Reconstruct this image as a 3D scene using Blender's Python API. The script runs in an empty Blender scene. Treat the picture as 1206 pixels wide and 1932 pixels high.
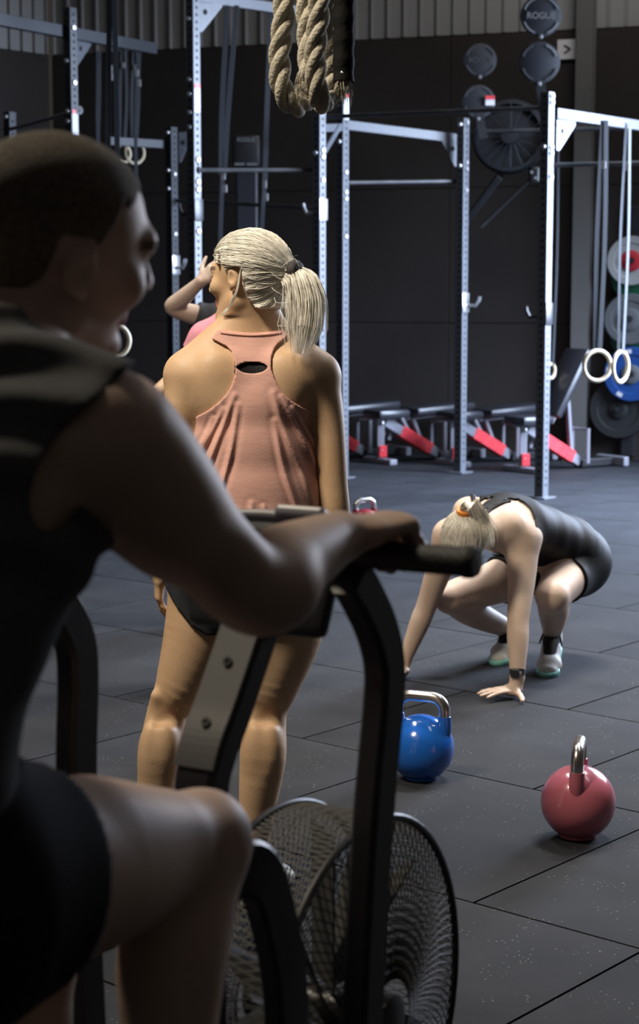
import bpy, bmesh, math, random
import numpy as np
from mathutils import Vector, Matrix

random.seed(7)
rng = np.random.default_rng(7)
C = bpy.context.scene.collection
scene = bpy.context.scene

# ------------------------------------------------------------------ camera, light, exposure
FPX, CAM_H = 3340.0, 1.53                      # focal length in pixels of a 1206 x 1932 frame, lens height
PITCH = math.atan(421.0 / FPX)
cam_d = bpy.data.cameras.new('camera')
cam = bpy.data.objects.new('camera', cam_d)
C.objects.link(cam)
cam.location = (0, 0, CAM_H)
cam.rotation_euler = (math.pi / 2 - PITCH, 0, 0)
cam_d.sensor_fit = 'VERTICAL'
cam_d.lens = 50.0
cam_d.sensor_height = 50.0 * 1932 / FPX
cam_d.clip_start = 0.05
cam_d.dof.use_dof = True
cam_d.dof.focus_distance = 4.5
cam_d.dof.aperture_fstop = 4.6
scene.camera = cam

world = bpy.data.worlds.new('world')
scene.world = world
world.use_nodes = True
bg = world.node_tree.nodes['Background']
bg.inputs[0].default_value = (1.0, 0.90, 0.82, 1)
bg.inputs[1].default_value = 0.030

def area(name, loc, target, size, size_y, power, color):
    l = bpy.data.lights.new(name, 'AREA')
    l.shape = 'RECTANGLE'; l.size = size; l.size_y = size_y
    l.energy = power; l.color = color
    o = bpy.data.objects.new(name, l)
    C.objects.link(o)
    o.location = loc
    o.rotation_euler = (Vector(target) - Vector(loc)).to_track_quat('-Z', 'Y').to_euler()
    return o

door = area('roller_door_daylight', (4.7, 12.7, 2.6), (1.4, 12.2, 0.5), 2.6, 3.2, 1050, (0.62, 0.75, 1.0))
door.data.spread = math.radians(122)                # spread narrowed to keep the rig's left side and the near floor dim
warm = area('warm_ceiling_lamp', (-1.9, 3.3, 4.6), (-0.25, 4.5, 1.45), 0.7, 0.7, 84, (1.0, 0.87, 0.68))
warm.data.spread = math.radians(112)                # spread narrowed to keep lamp light off the near floor
mid = area('mid_ceiling_lamp', (1.7, 7.6, 5.0), (1.35, 6.95, 0.0), 1.6, 0.4, 116, (1.0, 0.98, 0.96))
mid.data.spread = math.radians(90)
area('near_ceiling_lamp', (2.6, 5.2, 5.0), (1.6, 4.6, 0.0), 1.6, 0.4, 12, (0.98, 0.98, 1.0))
area('side_rim_light', (3.9, 8.4, 2.3), (-0.2, 2.2, 1.4), 1.2, 1.8, 150, (0.84, 0.88, 1.0))  # added lamp: cool rim light on the man, no door is known here
left = area('left_fill_lamp', (-1.0, 7.2, 5.0), (-0.4, 7.2, 0.0), 1.6, 0.4, 42, (1.0, 0.97, 0.93))  # added unseen lamp to brighten the two athletes farther back
left.data.spread = math.radians(95)
area('back_fill_lamp', (2.4, 13.2, 6.3), (1.3, 16.2, 3.6), 1.6, 0.4, 60, (1.0, 0.98, 0.95))  # added unseen lamp to brighten the upper wall cladding

scene.view_settings.view_transform = 'Standard'
scene.view_settings.look = 'None'
scene.view_settings.gamma = 1.0
scene.view_settings.use_curve_mapping = False
scene.view_settings.exposure = 0.0

# ------------------------------------------------------------------ helpers
SP, CP = math.sin(PITCH), math.cos(PITCH)
def W(px, py, d):
    """world point seen at a pixel of the photograph, d metres along the lens axis (used to survey the place)"""
    u = (px - 603) / FPX * d; v = (py - 966) / FPX * d
    return np.array([u, d * CP - v * SP, CAM_H - d * SP - v * CP])
def F(px, py, z=0.0):
    v = (py - 966) / FPX
    return W(px, py, (CAM_H - z) / (SP + v * CP))
def V(*a): return np.array(a, float)
def unit(v): v = np.asarray(v, float); return v / np.linalg.norm(v)

def mat(name, col, rough=0.6, metal=0.0, noise=None, bump=None, spec=0.5, sss=0.0, coat=0.0, alpha=1.0):
    """noise = (scale, second colour, low, high); bump = (scale, strength)"""
    m = bpy.data.materials.new(name); m.use_nodes = True
    nt = m.node_tree; b = nt.nodes['Principled BSDF']
    b.inputs['Base Color'].default_value = (*col, 1)
    b.inputs['Roughness'].default_value = rough
    b.inputs['Metallic'].default_value = metal
    b.inputs['Specular IOR Level'].default_value = spec
    b.inputs['Coat Weight'].default_value = coat
    b.inputs['Coat Roughness'].default_value = 0.08
    if sss:
        b.inputs['Subsurface Weight'].default_value = sss
        b.inputs['Subsurface Radius'].default_value = (0.012, 0.005, 0.003)
        b.inputs['Subsurface Scale'].default_value = 1.0
    tc = nt.nodes.new('ShaderNodeTexCoord')
    if noise:
        n = nt.nodes.new('ShaderNodeTexNoise'); n.inputs['Scale'].default_value = noise[0]
        n.inputs['Detail'].default_value = 5
        r = nt.nodes.new('ShaderNodeValToRGB')
        r.color_ramp.elements[0].position = noise[2]; r.color_ramp.elements[1].position = noise[3]
        r.color_ramp.elements[0].color = (*col, 1); r.color_ramp.elements[1].color = (*noise[1], 1)
        nt.links.new(tc.outputs['Object'], n.inputs['Vector'])
        nt.links.new(n.outputs['Fac'], r.inputs['Fac'])
        nt.links.new(r.outputs['Color'], b.inputs['Base Color'])
    if bump:
        n2 = nt.nodes.new('ShaderNodeTexNoise'); n2.inputs['Scale'].default_value = bump[0]
        n2.inputs['Detail'].default_value = 3
        bp = nt.nodes.new('ShaderNodeBump'); bp.inputs['Strength'].default_value = bump[1]
        bp.inputs['Distance'].default_value = 0.01
        nt.links.new(tc.outputs['Object'], n2.inputs['Vector'])
        nt.links.new(n2.outputs['Fac'], bp.inputs['Height'])
        nt.links.new(bp.outputs['Normal'], b.inputs['Normal'])
    return m

def tag(o, label=None, cat=None, group=None, kind=None):
    if label: o['label'] = label
    if cat: o['category'] = cat
    if group: o['group'] = group
    if kind: o['kind'] = kind
    return o

def empty(name, loc=(0, 0, 0), label=None, cat=None, group=None, rotz=0.0):
    o = bpy.data.objects.new(name, None); C.objects.link(o)
    o.location = loc; o.rotation_euler = (0, 0, rotz); o.empty_display_size = 0.1
    return tag(o, label, cat, group)

def origin_of(o):
    p = V(0, 0, 0)
    while o is not None:
        p = p + np.array(o.location); o = o.parent
    return p

def link_mesh(name, verts, faces, m, parent=None, smooth=False):
    """verts are in world coordinates (of an unrotated parent chain)"""
    verts = np.asarray(verts, float)
    if parent is not None: verts = verts - origin_of(parent)
    me = bpy.data.meshes.new(name)
    me.from_pydata(verts.tolist(), [], [list(map(int, f)) for f in faces])
    if m is not None:
        for mm in (m if isinstance(m, (list, tuple)) else [m]): me.materials.append(mm)
    if smooth: me.shade_smooth()
    me.update()
    o = bpy.data.objects.new(name, me); C.objects.link(o)
    if parent is not None: o.parent = parent
    return o

def fix_normals(o):
    bm = bmesh.new(); bm.from_mesh(o.data)
    bmesh.ops.recalc_face_normals(bm, faces=bm.faces); bm.to_mesh(o.data); bm.free()

class MB:
    """collects simple solids and links them as ONE mesh object"""
    def __init__(s): s.v = []; s.f = []
    def add(s, vs, fs):
        n = len(s.v); s.v.extend([tuple(map(float, q)) for q in vs]); s.f.extend([[i + n for i in q] for q in fs]); return s
    def box(s, c, size, ax=None, bev=0.0):
        """ax: three unit vectors (rows) of the box; bev: chamfer"""
        c = np.asarray(c, float); A = np.eye(3) if ax is None else np.asarray(ax, float)
        h = np.asarray(size, float) / 2
        if bev <= 0:
            vs = [c + (A.T @ (h * V(i, j, k))) for i in (-1, 1) for j in (-1, 1) for k in (-1, 1)]
            return s.add(vs, [(0, 1, 3, 2), (4, 6, 7, 5), (0, 4, 5, 1), (2, 3, 7, 6), (0, 2, 6, 4), (1, 5, 7, 3)])
        bm = bmesh.new(); bmesh.ops.create_cube(bm, size=1.0)
        for v in bm.verts: v.co = Vector((v.co.x * 2 * h[0], v.co.y * 2 * h[1], v.co.z * 2 * h[2]))
        bmesh.ops.bevel(bm, geom=bm.edges[:], offset=min(bev, min(h) * 0.95), segments=2, affect='EDGES', profile=0.5)
        bm.verts.index_update()
        vs = [c + A.T @ np.array(v.co) for v in bm.verts]; fs = [[v.index for v in f.verts] for f in bm.faces]
        bm.free(); return s.add(vs, fs)
    def beam(s, a, b, w, h, up=(0, 0, 1), bev=0.0):
        a = np.asarray(a, float); b = np.asarray(b, float); t = unit(b - a)
        sd = np.cross(t, up)
        sd = unit(sd) if np.linalg.norm(sd) > 1e-6 else V(1, 0, 0)
        u2 = np.cross(sd, t)
        return s.box((a + b) / 2, (np.linalg.norm(b - a), w, h), (t, sd, u2), bev)
    def tube(s, pts, r, n=10, closed=False, flat=None):
        """swept round (or flat=(side vector, w, h): rectangular) section"""
        pts = [np.asarray(q, float) for q in pts]; m = len(pts)
        rs = r if hasattr(r, '__len__') else [r] * m
        base = len(s.v); prev = None; rings = []
        for i in range(m):
            if closed: t = unit(pts[(i + 1) % m] - pts[i - 1])
            else: t = unit(pts[min(i + 1, m - 1)] - pts[max(i - 1, 0)])
            if prev is None:
                a = np.cross(t, V(0, 0, 1))
                if np.linalg.norm(a) < 1e-3: a = np.cross(t, V(1, 0, 0))
                a = unit(a)
            else: a = unit(prev - t * (prev @ t))
            prev = a; b = np.cross(t, a)
            if flat is not None:
                sd = unit(np.asarray(flat[0], float) - t * (np.asarray(flat[0], float) @ t)); nn = np.cross(t, sd)
                w, h = flat[1] / 2, flat[2] / 2; cc = min(w, h) * 0.35
                ring = [sd * x + nn * y for x, y in ((w, h - cc), (w - cc, h), (-w + cc, h), (-w, h - cc), (-w, -h + cc), (-w + cc, -h), (w - cc, -h), (w, -h + cc))]
                ring = [pts[i] + q for q in ring]; 
            else:
                ring = [pts[i] + rs[i] * (math.cos(2 * math.pi * k / n) * a + math.sin(2 * math.pi * k / n) * b) for k in range(n)]
            rings.append(ring)
        n = len(rings[0])
        vs = [q for ring in rings for q in ring]; fs = []
        for i in range(m if closed else m - 1):
            j = (i + 1) % m
            for k in range(n): fs.append((i * n + k, i * n + (k + 1) % n, j * n + (k + 1) % n, j * n + k))
        if not closed: fs.append(tuple(range(n - 1, -1, -1))); fs.append(tuple((m - 1) * n + k for k in range(n)))
        return s.add(vs, fs)
    def cyl(s, a, b, r, n=16, r2=None): return s.tube([a, b], [r, r if r2 is None else r2], n)
    def lathe(s, c, axis, prof, n=32):
        """prof: (radius, height along the axis)"""
        c = np.asarray(c, float); ax = unit(axis); a = np.cross(ax, V(0, 0, 1))
        a = V(1, 0, 0) if np.linalg.norm(a) < 1e-3 else unit(a)
        b = np.cross(ax, a); vs = []; fs = []; m = len(prof)
        for (r, z) in prof:
            for k in range(n):
                t = 2 * math.pi * k / n; vs.append(c + ax * z + max(r, 1e-4) * (math.cos(t) * a + math.sin(t) * b))
        for i in range(m - 1):
            for k in range(n): fs.append((i * n + k, i * n + (k + 1) % n, (i + 1) * n + (k + 1) % n, (i + 1) * n + k))
        fs.append(tuple(range(n - 1, -1, -1))); fs.append(tuple((m - 1) * n + k for k in range(n)))
        return s.add(vs, fs)
    def prism(s, poly, n, t):
        """flat polygon (world points) given thickness t along n"""
        poly = [np.asarray(q, float) for q in poly]; k = len(poly); n = unit(n) * t / 2
        vs = [q - n for q in poly] + [q + n for q in poly]
        fs = [tuple(range(k - 1, -1, -1)), tuple(range(k, 2 * k))] + [(i, (i + 1) % k, k + (i + 1) % k, k + i) for i in range(k)]
        return s.add(vs, fs)
    def build(s, name, m, parent=None, smooth=False, sharp=None):
        o = link_mesh(name, s.v, s.f, m, parent, smooth); fix_normals(o)
        if smooth:
            try: o.data.set_sharp_from_angle(angle=math.radians(38 if sharp is None else sharp))
            except Exception: pass
        return o

def copy_tree(o, parent=None):
    c = o.copy(); C.objects.link(c)
    if parent is not None: c.parent = parent
    for ch in list(o.children): copy_tree(ch, c)
    return c

def smooth_path(pts, n=8):
    """Catmull-Rom through the points"""
    p = [np.asarray(q, float) for q in pts]; p = [2 * p[0] - p[1]] + p + [2 * p[-1] - p[-2]]; out = []
    for i in range(1, len(p) - 2):
        for k in range(n):
            t = k / n
            out.append(0.5 * (2 * p[i] + (p[i + 1] - p[i - 1]) * t + (2 * p[i - 1] - 5 * p[i] + 4 * p[i + 1] - p[i + 2]) * t * t + (3 * p[i] - p[i - 1] - 3 * p[i + 1] + p[i + 2]) * t ** 3))
    out.append(p[-2]); return out

# ------------------------------------------------------------------ bodies: blended volumes turned into one skin
def seg_t(X, a, b):
    ab = b - a; L = ab @ ab
    return np.clip(((X[0] - a[0]) * ab[0] + (X[1] - a[1]) * ab[1] + (X[2] - a[2]) * ab[2]) / L, 0, 1)
class Round:                                   # tapered limb segment
    def __init__(s, a, b, ra, rb): s.a, s.b, s.ra, s.rb = np.asarray(a, float), np.asarray(b, float), ra, rb
    def box(s): r = max(s.ra, s.rb); return np.minimum(s.a, s.b) - r, np.maximum(s.a, s.b) + r
    def d(s, X):
        t = seg_t(X, s.a, s.b); c = [s.a[i] + t * (s.b[i] - s.a[i]) for i in range(3)]
        return np.sqrt((X[0] - c[0]) ** 2 + (X[1] - c[1]) ** 2 + (X[2] - c[2]) ** 2) - (s.ra + t * (s.rb - s.ra))
class Oval:                                    # segment of elliptical section; sd = width direction
    def __init__(s, a, b, ra, rb, sd):
        s.a, s.b = np.asarray(a, float), np.asarray(b, float); s.ra, s.rb = ra, rb
        s.t = unit(s.b - s.a); s.s = unit(np.asarray(sd, float) - s.t * (np.asarray(sd, float) @ s.t)); s.f = np.cross(s.t, s.s)
    def box(s): r = max(*s.ra, *s.rb); return np.minimum(s.a, s.b) - r, np.maximum(s.a, s.b) + r
    def d(s, X):
        t = seg_t(X, s.a, s.b); R = [X[i] - (s.a[i] + t * (s.b[i] - s.a[i])) for i in range(3)]
        x = sum(R[i] * s.s[i] for i in range(3)); y = sum(R[i] * s.f[i] for i in range(3)); z = sum(R[i] * s.t[i] for i in range(3))
        rx = s.ra[0] + t * (s.rb[0] - s.ra[0]); ry = s.ra[1] + t * (s.rb[1] - s.ra[1]); rz = np.minimum(rx, ry)
        k0 = np.sqrt((x / rx) ** 2 + (y / ry) ** 2 + (z / rz) ** 2); k1 = np.sqrt((x / rx ** 2) ** 2 + (y / ry ** 2) ** 2 + (z / rz ** 2) ** 2)
        return np.where(k1 > 1e-6, k0 * (k0 - 1) / np.maximum(k1, 1e-6), -rz)
class Ell:
    def __init__(s, c, r, R=None): s.c, s.r, s.R = np.asarray(c, float), np.asarray(r, float), (np.eye(3) if R is None else np.asarray(R, float))
    def box(s): m = max(s.r); return s.c - m, s.c + m
    def d(s, X):
        D = [X[i] - s.c[i] for i in range(3)]
        L = [sum(D[j] * s.R[i][j] for j in range(3)) for i in range(3)]
        k0 = np.sqrt(sum((L[i] / s.r[i]) ** 2 for i in range(3))); k1 = np.sqrt(sum((L[i] / s.r[i] ** 2) ** 2 for i in range(3)))
        return np.where(k1 > 1e-6, k0 * (k0 - 1) / np.maximum(k1, 1e-6), -min(s.r))

class Field:
    def __init__(s, lo, hi, h, big=0.12):
        s.lo = np.asarray(lo, float); s.h = h; s.n = np.ceil((np.asarray(hi, float) - s.lo) / h).astype(int) + 1
        s.big = big; s.A = np.full(s.n, big, np.float32)
    def sub(s, lo, hi, m):
        i0 = np.clip(np.floor((lo - m - s.lo) / s.h).astype(int), 0, s.n); i1 = np.clip(np.ceil((hi + m - s.lo) / s.h).astype(int) + 1, 0, s.n)
        if np.any(i1 <= i0): return None, None
        sl = tuple(slice(i0[k], i1[k]) for k in range(3))
        g = [(s.lo[k] + s.h * np.arange(i0[k], i1[k])).astype(np.float32) for k in range(3)]
        X = (g[0][:, None, None], g[1][None, :, None], g[2][None, None, :])
        return sl, X
    def add(s, prim, k=0.03, grow=0.0):
        lo, hi = prim.box(); sl, X = s.sub(lo - grow, hi + grow, 0.05 + k)
        if sl is None: return s
        d = np.minimum(prim.d(X) - grow, s.big); a = s.A[sl]
        if k > 0:
            h = np.clip(0.5 + 0.5 * (a - d) / k, 0, 1); s.A[sl] = a + (d - a) * h - k * h * (1 - h)
        else: s.A[sl] = np.minimum(a, d)
        return s
    def cut(s, prim, k=0.01, grow=0.0):
        lo, hi = prim.box(); sl, X = s.sub(lo - grow, hi + grow, 0.05 + k)
        if sl is None: return s
        d = -(prim.d(X) - grow); a = s.A[sl]
        h = np.clip(0.5 + 0.5 * (d - a) / max(k, 1e-6), 0, 1); s.A[sl] = a + (d - a) * h + k * h * (1 - h)
        return s
    def grid(s): return s.sub(s.lo, s.lo + s.h * (s.n - 1), 0)[1]
    def keep(s, fn):                           # intersect with fn(X) < 0
        s.A = np.maximum(s.A, np.broadcast_to(fn(s.grid()), s.A.shape)).astype(np.float32); return s
    def warp(s, fn): s.A = (s.A + np.broadcast_to(fn(s.grid()), s.A.shape)).astype(np.float32); return s
    def clone(s):
        o = Field.__new__(Field); o.lo, o.h, o.n, o.big, o.A = s.lo, s.h, s.n, s.big, s.A.copy(); return o
    def blur(s, times=1):
        for _ in range(times):
            for ax in range(3):
                a = s.A; b = a.copy(); sl = [slice(None)] * 3
                m = sl.copy(); m[ax] = slice(1, -1); l = sl.copy(); l[ax] = slice(0, -2); r = sl.copy(); r[ax] = slice(2, None)
                b[tuple(m)] = 0.5 * a[tuple(m)] + 0.25 * (a[tuple(l)] + a[tuple(r)]); s.A = b
        return s
    def mesh(s):
        A = s.A; A[0] = A[-1] = s.big; A[:, 0] = A[:, -1] = s.big; A[:, :, 0] = A[:, :, -1] = s.big
        I = A < 0; c = np.zeros(tuple(q - 1 for q in A.shape), np.uint8)
        for i in (0, 1):
            for j in (0, 1):
                for k in (0, 1): c += I[i:I.shape[0] - 1 + i, j:I.shape[1] - 1 + j, k:I.shape[2] - 1 + k]
        act = np.argwhere((c > 0) & (c < 8)); N = len(act)
        cor = np.array([(i, j, k) for i in (0, 1) for j in (0, 1) for k in (0, 1)])
        val = np.stack([A[act[:, 0] + q[0], act[:, 1] + q[1], act[:, 2] + q[2]] for q in cor], 1)
        acc = np.zeros((N, 3)); cnt = np.zeros(N)
        for a in range(8):
            for b in range(a + 1, 8):
                if np.abs(cor[a] - cor[b]).sum() != 1: continue
                va, vb = val[:, a], val[:, b]; m = (va < 0) != (vb < 0)
                t = np.where(m, va / np.where(m, va - vb, 1), 0)
                acc += np.where(m[:, None], cor[a] + t[:, None] * (cor[b] - cor[a]), 0); cnt += m
        P = s.lo + s.h * (act + acc / np.maximum(cnt, 1)[:, None])
        idx = np.full(c.shape, -1, np.int64); idx[tuple(act.T)] = np.arange(N)
        Q = []
        for ax in range(3):
            u, v = (ax + 1) % 3, (ax + 2) % 3
            s0 = [slice(None)] * 3; s1 = [slice(None)] * 3; s0[ax] = slice(0, -1); s1[ax] = slice(1, None)
            X0, X1 = I[tuple(s0)], I[tuple(s1)]; e = np.argwhere(X0 != X1)
            e = e[(e[:, u] > 0) & (e[:, v] > 0) & (e[:, u] < A.shape[u] - 1) & (e[:, v] < A.shape[v] - 1)]
            du = np.zeros(3, int); dv = np.zeros(3, int); du[u] = 1; dv[v] = 1
            q = np.stack([idx[tuple((e - du - dv).T)], idx[tuple((e - dv).T)], idx[tuple(e.T)], idx[tuple((e - du).T)]], 1)
            fl = X0[tuple(e.T)]; q[~fl] = q[~fl][:, ::-1]; Q.append(q)
        Q = np.concatenate(Q); Q = Q[(Q >= 0).all(1)]
        return P, Q
    def build(s, name, m, parent, region=None, blur=0):
        """region(P) -> material index per face centre"""
        if blur: s.blur(blur)
        P, Q = s.mesh()
        me = bpy.data.meshes.new(name)
        off = origin_of(parent) if parent is not None else V(0, 0, 0)
        L = P - off
        me.vertices.add(len(L)); me.vertices.foreach_set('co', L.astype(np.float32).ravel())
        me.loops.add(Q.size); me.loops.foreach_set('vertex_index', Q.astype(np.int32).ravel())
        me.polygons.add(len(Q)); me.polygons.foreach_set('loop_start', np.arange(0, Q.size, 4, dtype=np.int32))
        for mm in (m if isinstance(m, (list, tuple)) else [m]): me.materials.append(mm)
        if region is not None: me.polygons.foreach_set('material_index', region(P[Q].mean(1)).astype(np.int32))
        me.update(calc_edges=True); me.validate(); me.shade_smooth()
        o = bpy.data.objects.new(name, me); C.objects.link(o)
        if parent is not None: o.parent = parent
        return o

class Chain:                                   # a limb of several tapered segments run through smoothly
    def __init__(s, pts, rs):
        q = smooth_path([np.append(np.asarray(a, float), r) for a, r in zip(pts, rs)], 5); s.seg = [Round(q[i][:3], q[i + 1][:3], q[i][3], q[i + 1][3]) for i in range(len(q) - 1)]
    def box(s): b = [x.box() for x in s.seg]; return np.min([x[0] for x in b], 0), np.max([x[1] for x in b], 0)
    def d(s, X):
        best = None
        for x in s.seg:
            t = seg_t(X, x.a, x.b); e = (X[0] - x.a[0] - t * (x.b[0] - x.a[0])) ** 2 + (X[1] - x.a[1] - t * (x.b[1] - x.a[1])) ** 2 + (X[2] - x.a[2] - t * (x.b[2] - x.a[2])) ** 2; r = x.ra + t * (x.rb - x.ra)
            if best is None: best, rad = e, r
            else: m = e < best; best = np.where(m, e, best); rad = np.where(m, r, rad)
        return np.sqrt(best) - rad
def limb(Fd, pts, rs, k=0.02, grow=0.0): Fd.add(Chain(pts, rs), k, grow)
def torso(Fd, rings, sd, k=0.03, grow=0.0):
    for i in range(len(rings) - 1): Fd.add(Oval(rings[i][0], rings[i + 1][0], rings[i][1], rings[i + 1][1], sd), k if i == 0 else 0.02, grow)

def poly_d(poly):
    """signed distance to a closed 2-D polygon, negative inside"""
    p = np.asarray(poly, float)
    def fn(x, y):
        x, y = np.broadcast_arrays(x, y); best = np.full(x.shape, 1e9); ins = np.zeros(x.shape, bool)
        for i in range(len(p)):
            a, b = p[i], p[(i + 1) % len(p)]; ex, ey = b - a; L = ex * ex + ey * ey + 1e-12
            t = np.clip(((x - a[0]) * ex + (y - a[1]) * ey) / L, 0, 1)
            best = np.minimum(best, (x - a[0] - t * ex) ** 2 + (y - a[1] - t * ey) ** 2)
            c = ((a[1] > y) != (b[1] > y)) & (x < (b[0] - a[0]) * (y - a[1]) / (b[1] - a[1] + 1e-12) + a[0]); ins ^= c
        return np.where(ins, -1, 1) * np.sqrt(best)
    return fn

class HeadFrame:
    def __init__(s, c, fwd, up, sc=1.0):
        s.c = np.asarray(c, float); s.f = unit(fwd); u = np.asarray(up, float); s.u = unit(u - s.f * (u @ s.f)); s.r = np.cross(s.f, s.u); s.sc = sc
        s.R = np.array([s.r, s.f, s.u])
    def p(s, x, y, z): return s.c + s.sc * (x * s.r + y * s.f + z * s.u)
    def loc(s, P): return (np.asarray(P) - s.c) @ s.R.T / s.sc
    def locX(s, X):
        D = [X[i] - s.c[i] for i in range(3)]
        return [sum(D[j] * s.R[i][j] for j in range(3)) / s.sc for i in range(3)]

def head(Fd, H, fem=True):
    p, q = H.p, H.sc
    E = lambda c, r, k: Fd.add(Ell(p(*c), np.array(r) * q, H.R), k)
    L = lambda a, b, ra, rb, k: Fd.add(Round(p(*a), p(*b), ra * q, rb * q), k)
    jw = 0.0 if fem else 0.006
    E((0, -0.014, 0.036), (0.073, 0.094, 0.076), 0.03)
    E((0, 0.028, -0.02), (0.057 + jw, 0.062, 0.075), 0.03)
    for sx in (-1, 1):
        L((sx * (0.045 + jw), -0.002, -0.055), (sx * 0.014, 0.066, -0.09), 0.022, 0.018, 0.02)
        E((sx * 0.043, 0.06, -0.018), (0.02, 0.02, 0.018), 0.02)
    E((0, 0.074, -0.092), (0.019 + jw, 0.016, 0.016), 0.015)
    L((-0.032, 0.075, 0.028), (0.032, 0.075, 0.028), 0.0115 + jw / 3, 0.0115 + jw / 3, 0.018)
    for sx in (-1, 1): Fd.cut(Ell(p(sx * 0.031, 0.1, 0.004), np.array((0.018, 0.02, 0.012)) * q, H.R), 0.008)
    for sx in (-1, 1): E((sx * 0.031, 0.073, 0.004), (0.0135, 0.0125, 0.011), 0.003)
    L((0, 0.086, 0.014), (0, 0.107, -0.022), 0.007, 0.0105, 0.008)
    for sx in (-1, 1): E((sx * 0.011, 0.097, -0.026), (0.008, 0.011, 0.007), 0.005)
    for z, y, r in ((-0.053, 0.09, 0.0065), (-0.0645, 0.088, 0.0075)):
        L((-0.017, y - 0.007, z), (0, y, z), r * 0.7, r, 0.005); L((0.017, y - 0.007, z), (0, y, z), r * 0.7, r, 0.005)
    for sx in (-1, 1):
        tl = Matrix.Rotation(sx * 0.35, 3, 'Z') @ Matrix.Rotation(0.2, 3, 'X'); R2 = np.array(tl) @ H.R
        Fd.add(Ell(p(sx * 0.077, -0.014, 0.0), np.array((0.0085, 0.017, 0.0265)) * q, R2), 0.006)
        Fd.cut(Ell(p(sx * 0.0865, -0.010, 0.003), np.array((0.0085, 0.0095, 0.0165)) * q, R2), 0.004)
        L((sx * 0.076, -0.006, -0.025), (sx * 0.074, -0.003, -0.02), 0.006, 0.006, 0.005)

def face_region(H, hair=None):
    def fn(P):
        l = H.loc(P); out = np.zeros(len(P), int)
        m = (np.abs(l[:, 0]) < 0.024) & (l[:, 1] > 0.075) & (l[:, 2] < -0.047) & (l[:, 2] > -0.073); out[m] = 1
        b = (np.abs(np.abs(l[:, 0]) - 0.032) < 0.02) & (l[:, 1] > 0.06) & (np.abs(l[:, 2] - 0.03 + 3 * (np.abs(l[:, 0]) - 0.03) ** 2) < 0.0045); out[b] = 2
        e = (np.abs(np.abs(l[:, 0]) - 0.031) < 0.013) & (l[:, 1] > 0.065) & (np.abs(l[:, 2] - 0.004) < 0.006); out[e] = 3
        return out
    return fn

def hand(Fd, w, f, n, t, curl, spread=0.0, sc=1.0, thumb=(0.55, 0.75, 0.15), thumb_bend=0.3):
    """w wrist, f towards the knuckles, n where the palm faces, t towards the thumb; curl per finger (index first), radians at each joint"""
    w = np.asarray(w, float); f = unit(f); n = np.asarray(n, float); n = unit(n - f * (n @ f)); t0 = np.cross(f, n); t = t0 if t0 @ np.asarray(t, float) > 0 else -t0
    R = np.array([t, n, f])
    Fd.add(Oval(w, w + f * 0.03 * sc, (0.026 * sc, 0.019 * sc), (0.036 * sc, 0.015 * sc), t), 0.015)
    Fd.add(Oval(w + f * 0.03 * sc, w + f * 0.078 * sc, (0.035 * sc, 0.015 * sc), (0.039 * sc, 0.0125 * sc), t), 0.012)
    Fd.add(Ell(w + (f * 0.03 + t * 0.022 + n * 0.008) * sc, np.array((0.017, 0.014, 0.028)) * sc, R), 0.012)
    for i, (o, ln, r) in enumerate(((0.029, 0.074, 0.0085), (0.010, 0.082, 0.0088), (-0.010, 0.076, 0.0084), (-0.028, 0.060, 0.0076))):
        a = w + (f * (0.080 - 0.006 * (i == 3) - 0.002 * (i == 0)) + t * o) * sc; ang = 0.0; sd = math.atan2(o, 0.1) * spread
        cu = curl[i] if hasattr(curl, '__len__') else curl
        for j, fr in enumerate((0.46, 0.30, 0.24)):
            ang += cu * (0.8, 1.15, 0.8)[j]
            dr = math.cos(ang) * (f * math.cos(sd) + t * math.sin(sd)) + math.sin(ang) * n
            b = a + dr * ln * fr * sc
            Fd.add(Round(a, b, r * (1 - 0.1 * j) * sc, r * (0.92 - 0.1 * j) * sc), 0.0045); a = b
    a = w + (f * 0.018 + t * 0.026 + n * 0.006) * sc; d1 = unit(f * thumb[0] + t * thumb[1] + n * thumb[2])
    b = a + d1 * 0.042 * sc; d2 = unit(d1 + f * thumb_bend + n * thumb_bend * 0.6); c = b + d2 * 0.03 * sc; e = c + unit(d2 + f * 0.2) * 0.024 * sc
    Fd.add(Round(a, b, 0.0135 * sc, 0.011 * sc), 0.01); Fd.add(Round(b, c, 0.0108 * sc, 0.0095 * sc), 0.004); Fd.add(Round(c, e, 0.0098 * sc, 0.0075 * sc), 0.004)

def fluff(o): o['kind'] = 'stuff'; return o
def strands(mb, paths, r=0.0011, n=4):
    for q in paths: mb.tube(q, [r * (1.0 - 0.75 * (i / (len(q) - 1)) ** 3) for i in range(len(q))], n)
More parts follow.
